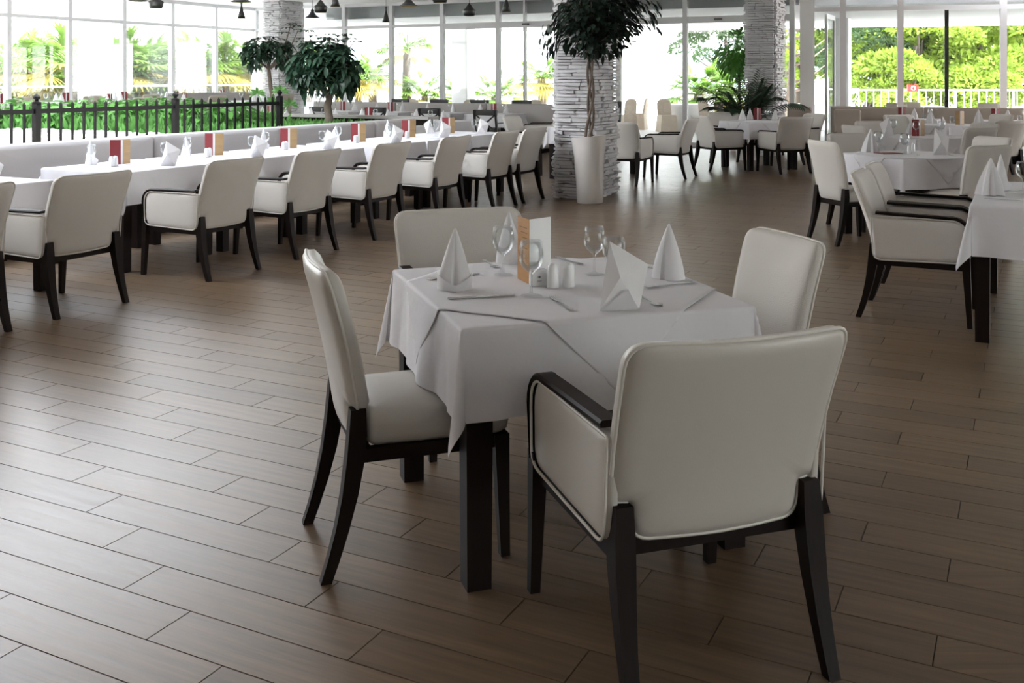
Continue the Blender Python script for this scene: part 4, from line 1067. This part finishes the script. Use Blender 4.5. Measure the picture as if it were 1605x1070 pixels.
for sh, x, y, Y, lab in lamps:
    z = 1.5+(122-y)*Y/1600; o = LPR[sh](Vector(((x-802)/1600*Y, Y, z)), 0, 'black pendant: '+lab)
    for c in o.children:
        if c.name.startswith('ceiling_cap'): c.location = (0, 0, CZ-z)
        if c.name.startswith('cord'):
            h = LK[sh][2]; s = (CZ-z-(h-.02))/(1.6-(h-.02)); c.scale = (1, 1, s); c.location = (0, 0, (h-.02)*(1-s))

# ------------------------------------------------------------------ OUTSIDE: terrace, canopy, columns, rails
gr = MB(); gr.box(-120, 120, -60, 160, -.35, -.21)
struct('ground', gr.mesh('ground', M['terrace'], False))
tg = MB(); tg.box(U1+.2, 32, -14, 26, -.2, -.02); tg.box(-4, U1+.2, V1+.2, 24, -.2, -.02)
struct('terrace', room_mesh(tg, 'terrace', M['terrace']))
pts = [W(21.75, 16.5), W(21.75, 4.3), Vector((6.3, 21.5, 0)), Vector((20, 17.4, 0)), Vector((22, 27.3, 0)), Vector((14.8, 29.6, 0)), Vector((10.4, 30.8, 0)), Vector((5.1, 32.9, 0)), Vector((-7.5, 34.6, 0))]
cn = MB(); cn.loft([[Vector((p.x, p.y, z)) for p in pts] for z in (3.02, 3.70)])
struct('terrace_roof', cn.mesh('terrace_roof', M['soffit'], False, fix=True))
for x, y, w in ((-1.43, 30.0, .52), (8.45, 26.3, .50), (-10.4, 25.5, .60)):
    b = MB(); b.pillow(rpoly([(-w/2, -w/2, .04), (w/2, -w/2, .04), (w/2, w/2, .04), (-w/2, w/2, .04)]), (0, 0), 1.7, lambda a, c, o: Vector((a, c, 1.5+o)), S=(.5, .9, 1), H=(1, 1, 1))
    struct('column', b.mesh('column', M['white'], 50, fix=True), loc=(x, y, 0), rz=RZ_U)
def railing(name, pts, label, zt=1.1, step=.24, glass=False):
    t = thing(name, label, 'railing')
    pts = [Vector((x, y, -.02)) for x, y in pts]; bars = MB()
    for a, c in zip(pts, pts[1:]):
        L = (c-a).length; d = (c-a)/L
        b = MB(); b.tube([a+Vector((0, 0, zt)), c+Vector((0, 0, zt))], .03, 6); ob('handrail', b.mesh('handrail', M['whiterail']), t)
        b = MB(); b.tube([a+Vector((0, 0, .12)), c+Vector((0, 0, .12))], .02, 5); ob('lower_rail', b.mesh('lower_rail', M['whiterail']), t)
        k = max(1, round(L/2.0))
        for i in range(k):
            p = a+d*(L*i/k); b = MB(); b.tube([p, p+Vector((0, 0, zt))], .035, 6); ob('post', b.mesh('post', M['whiterail']), t)
            if glass:
                q = a+d*(L*(i+1)/k); g = MB(); g.add([p+d*.06+Vector((0, 0, .15)), q-d*.06+Vector((0, 0, .15)), q-d*.06+Vector((0, 0, zt-.05)), p+d*.06+Vector((0, 0, zt-.05))], [(0, 1, 2, 3)])
                ob('pane', g.mesh('pane', M['pane'], False), t)
        if not glass:
            bm_ = MB(); bm_.tube([(0, 0, .12), (0, 0, zt)], .014, 4); me = bm_.mesh('picket', M['whiterail'])
            n = int(L/step)
            for i in range(n): ob('picket', me, t, a+d*(L*(i+.5)/n)+Vector((0, 0, 0)))
railing('terrace_railing', [(11.0, 34.2), (22.0, 33.0)], 'white picket railing before the pines on the right', 1.12)
railing('terrace_railing', [(-12, 60), (0, 49)], 'white picket railing before the palms, rear left', 1.12)
railing('glass_railing', [(0.2, 48.8), (7.3, 40.2), (10.8, 34.4)], 'glass-panelled railing at the far edge of the terrace', 1.12, glass=True)
a, c = W(6, 23.6), W(33, 23.6)
railing('glass_railing', [(a.x, a.y), (c.x, c.y)], 'glass-panelled railing outside the left windows', 1.28, glass=True)
# terrace furniture
def tround(x, y, r, label):
    t = thing('terrace_table', label, 'table', Vector((x, y, -.02)))
    b = MB(); n = 48; secs = []
    for q, z in ((0.001, .76), (.9, .76), (1.0, .755), (1.03, .70), (1.06, .35), (1.10, .02)):
        secs.append([Vector((r*q*math.cos(2*PI*k/n)*(1+(.03*math.cos(12*2*PI*k/n) if z < .6 else 0)), r*q*math.sin(2*PI*k/n)*(1+(.03*math.cos(12*2*PI*k/n) if z < .6 else 0)), z)) for k in range(n)])
    b.loft(secs, caps=False); ob('cloth', b.mesh('cloth', M['linenwhite'], fix=True), t)
    b = MB(); b.tube([(0, 0, 0), (0, 0, .72)], .05, 8); ob('pedestal', b.mesh('pedestal', M['white']), t)
    return t
tround(5.1, 29.7, .74, 'round white-clothed terrace table among covered chairs'); tround(8.2, 29.8, .8, 'round white-clothed terrace table behind the palm table')
tround(2.2, 31.5, .8, 'round white-clothed terrace table behind the stone pillar'); tround(-3.0, 31.5, .8, 'round white-clothed terrace table left of terrace column')
tround(-6.5, 31, .8, 'round white-clothed terrace table behind umbrella tree'); tround(11.0, 27.6, .7, 'round white-clothed terrace table beyond the right windows'); tround(14.0, 27.0, .7, 'round white-clothed terrace table at the far right')
cc = [(3.25, 29.2, .5, 'covered cream chair just right of the stone pillar'), (3.7, 30.1, 1.2, 'covered cream chair turned sideways beside the pillar'), (4.35, 28.7, 3.3, 'covered cream chair with rounded back facing the camera'), (5.55, 28.6, -1.0, 'covered cream chair with trailing skirt beside the window post'),
      (-1.2, 28.0, .2, 'covered cream chair before the terrace column'), (.6, 28.2, .1, 'covered cream chair beyond the cross-back chairs'), (-2.9, 29.3, .2, 'covered cream chair beyond the far sofa, left'), (7.0, 28.6, .8, 'covered cream chair behind the palm'), (7.6, 27.6, -2.2, 'covered cream chair beside the open door leaf')]
for x, y, r, lab in cc: COVER(Vector((x, y, -.02)), r, lab)
for i, (x, y) in enumerate(((9.3, 24.6), (9.9, 25.3), (11.4, 24.4), (13.2, 24.0), (14.2, 23.6))):
    BEIGE(Vector((x, y, -.02)), face(U), f'beige terrace chair outside the right windows, {ORD[i]} from the white column', 'beige terrace chairs')
rs = thing('red_lifebuoy_box', 'small red box on the white railing before the pines', 'box', Vector((13.3, 33.9, 1.05)))
b = MB(); b.box(-.17, .17, -.06, .06, 0, .22); ob('body', b.mesh('body', M['red'], False), rs); b = MB(); b.lathe([(.05, 0), (.08, .01), (.05, .02)], 16)
b.v = [(v[0], -.062-v[2], v[1]+.11) for v in b.v]; ob('ring', b.mesh('ring', M['whiterail']), rs, label='white ring on the red box')

# ------------------------------------------------------------------ OUTSIDE: palms, pines
def fan_palm(seed, trunk, n, L, mkey='palm', dry=True):
    rnd = random.Random(seed); t = thing('fan_palm', 'x', 'palm')
    b = MB(); b.tube([(0, 0, 0), (.05, 0, trunk*.5), (0, 0, trunk)], [.20, .17, .15], 9); ob('trunk', b.mesh('trunk', M['darkbark']), t)
    f = MB(); y = MB()
    for k in range(n):
        d = rdir(rnd, -.45, .95); base = Vector((0, 0, trunk)); pet = L*rnd.uniform(.5, .8); c = base+d*pet+Vector((0, 0, -.1*pet))
        tgt = y if (d.z < -.05 and dry) else f
        tgt.tube([base, base+d*pet*.5+Vector((0, 0, .06)), c], .016, 4)
        o1 = d.cross(Vector((0, 0, 1))).normalized(); 
        for j in range(15):
            g = -1.5+3.0*j/14; leaf(tgt, c, d*math.cos(g)+o1*math.sin(g), (0, 0, 1), L*.62*(1-.25*abs(g)/1.5), .075*L, .35)
    ob('foliage', f.mesh('foliage', M[mkey]), t, kind='stuff')
    if dry: ob('dry_fronds', y.mesh('dry_fronds', M['dryfrond']), t, kind='stuff')
    return t
P1 = Kind(fan_palm(1, 1.6, 34, 1.15)); P2 = Kind(fan_palm(2, 2.7, 30, 1.2)); P3 = Kind(fan_palm(3, .9, 36, 1.2))
def pl(x, Y): return Vector(((x-802)/1600*Y, Y, -.21))
PS = [(P1, 585, 47, 1.15, 'palm with spreading crown right of the umbrella tree'), (P2, 638, 47, 1.15, 'tall palm right of centre-left window post'), (P3, 665, 46, 1.0, 'low palm beside the tall palm'),
      (P3, 775, 43, 1.0, 'low palm right of the terrace column'), (P3, 712, 46, .9, 'low palm partly behind the terrace column'), (P1, 848, 41, 1.05, 'palm left of the stone pillar'), (P1, 560, 44, 1.0, 'low palm behind the umbrella tree'),
      (P3, 1095, 39, 1.2, 'broad palm left of the right pillar'), (P3, 1128, 38, 1.1, 'palm behind the kentia'), (P1, 480, 40, 1.2, 'palm behind the far left pillar'), (P1, 530, 45, 1.1, 'palm left behind the umbrella tree')]
for K, x, Y, s, lab in PS: K(pl(x, Y), x*.37, lab+', outside', scale=s)
k = 0
for x, Y in ((-30, 34), (10, 37), (45, 34), (95, 36), (130, 33), (165, 37), (195, 34), (225, 38), (255, 35), (285, 38), (310, 35), (335, 40), (365, 37), (385, 41), (150, 42), (240, 43), (60, 42), (320, 45), (25, 40), (110, 32), (180, 43), (210, 40), (270, 42), (350, 36), (300, 41), (80, 39)):
    (P3, P1, P1)[(k*2+k//3) % 3](pl(x, Y), k*.9, 'yellow-green fan palm in the sunlit group outside the left windows', 'palms outside the left windows', scale=1.30); k += 1
def pine(seed, mkey, H, R, nb, nt):
    rnd = random.Random(seed); t = thing('pine_tree', 'x', 'tree')
    b = MB(); b.tube([(0, 0, 0), (.2, 0, H*.3), (-.1, .1, H*.7)], [.26, .2, .1], 8)
    f = MB(); blobs = []
    for k in range(nb):
        d = rdir(rnd, -.3, 1); c = Vector((d.x*R, d.y*R, H*.5+d.z*H*.45)); blobs.append((c, rnd.uniform(.6, 1.25)))
        if k % 3 == 0: b.tube([(0, 0, H*.35), (c.x*.5, c.y*.5, c.z*.75), c], [.08, .05, .02], 5)
    for c, r in blobs:
        for j in range(nt):
            d = rdir(rnd, -.35, 1); p = c+Vector((d.x*r, d.y*r, d.z*r*.62))*rnd.uniform(.85, 1.02); o1 = rdir(rnd); s = rnd.uniform(.10, .20)
            o2 = d.cross(o1); 
            if o2.length < .05: continue
            o2.normalize(); n1 = (d*.8+o1*.6).normalized()
            f.add([p-o2*s*.35, p+n1*s*.9-o2*s*.15, p+n1*s*1.3+o2*s*.1, p+o2*s*.4], [(0, 1, 2, 3)])
    ob('trunk', b.mesh('trunk', M['darkbark']), t); ob('foliage', f.mesh('foliage', M[mkey], False), t, kind='stuff')
    return t
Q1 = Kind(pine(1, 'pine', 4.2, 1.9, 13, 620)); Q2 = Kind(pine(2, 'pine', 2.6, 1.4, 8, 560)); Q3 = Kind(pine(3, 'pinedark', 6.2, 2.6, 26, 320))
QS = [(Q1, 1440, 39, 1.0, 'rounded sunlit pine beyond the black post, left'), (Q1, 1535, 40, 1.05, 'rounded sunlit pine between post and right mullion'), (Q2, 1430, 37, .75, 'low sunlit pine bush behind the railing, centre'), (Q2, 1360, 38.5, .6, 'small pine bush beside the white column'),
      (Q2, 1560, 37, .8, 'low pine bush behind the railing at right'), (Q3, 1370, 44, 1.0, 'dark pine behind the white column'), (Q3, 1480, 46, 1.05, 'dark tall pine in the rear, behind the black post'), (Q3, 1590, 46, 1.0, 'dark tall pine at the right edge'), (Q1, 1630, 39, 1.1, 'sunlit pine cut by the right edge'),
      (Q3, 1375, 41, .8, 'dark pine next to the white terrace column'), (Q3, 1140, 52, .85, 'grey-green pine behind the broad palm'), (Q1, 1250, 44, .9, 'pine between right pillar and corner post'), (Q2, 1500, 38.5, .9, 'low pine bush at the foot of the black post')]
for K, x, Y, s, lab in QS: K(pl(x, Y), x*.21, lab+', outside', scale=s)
bt = thing('bare_tree', 'bare branching tree seen between right pillar and corner post', 'tree', pl(1240, 33))
b = MB(); rnd = random.Random(6); b.tube([(-.1, 0, 0), (-.05, 0, 1.2), (.05, 0, 2.6), (-.1, 0, 4.0)], [.16, .13, .10, .07], 8)
for k in range(9):
    z = 1.0+k*.28; s_ = 1 if k % 3 else -1; b.tube([(0, 0, z), (.5*s_, 0, z+.1), (1.1*s_, .1, z+.55)], [.05, .035, .015], 5)
ob('trunk', b.mesh('trunk', M['bark']), bt)
hl = MB(); rows = []
for q in range(2):
    pass
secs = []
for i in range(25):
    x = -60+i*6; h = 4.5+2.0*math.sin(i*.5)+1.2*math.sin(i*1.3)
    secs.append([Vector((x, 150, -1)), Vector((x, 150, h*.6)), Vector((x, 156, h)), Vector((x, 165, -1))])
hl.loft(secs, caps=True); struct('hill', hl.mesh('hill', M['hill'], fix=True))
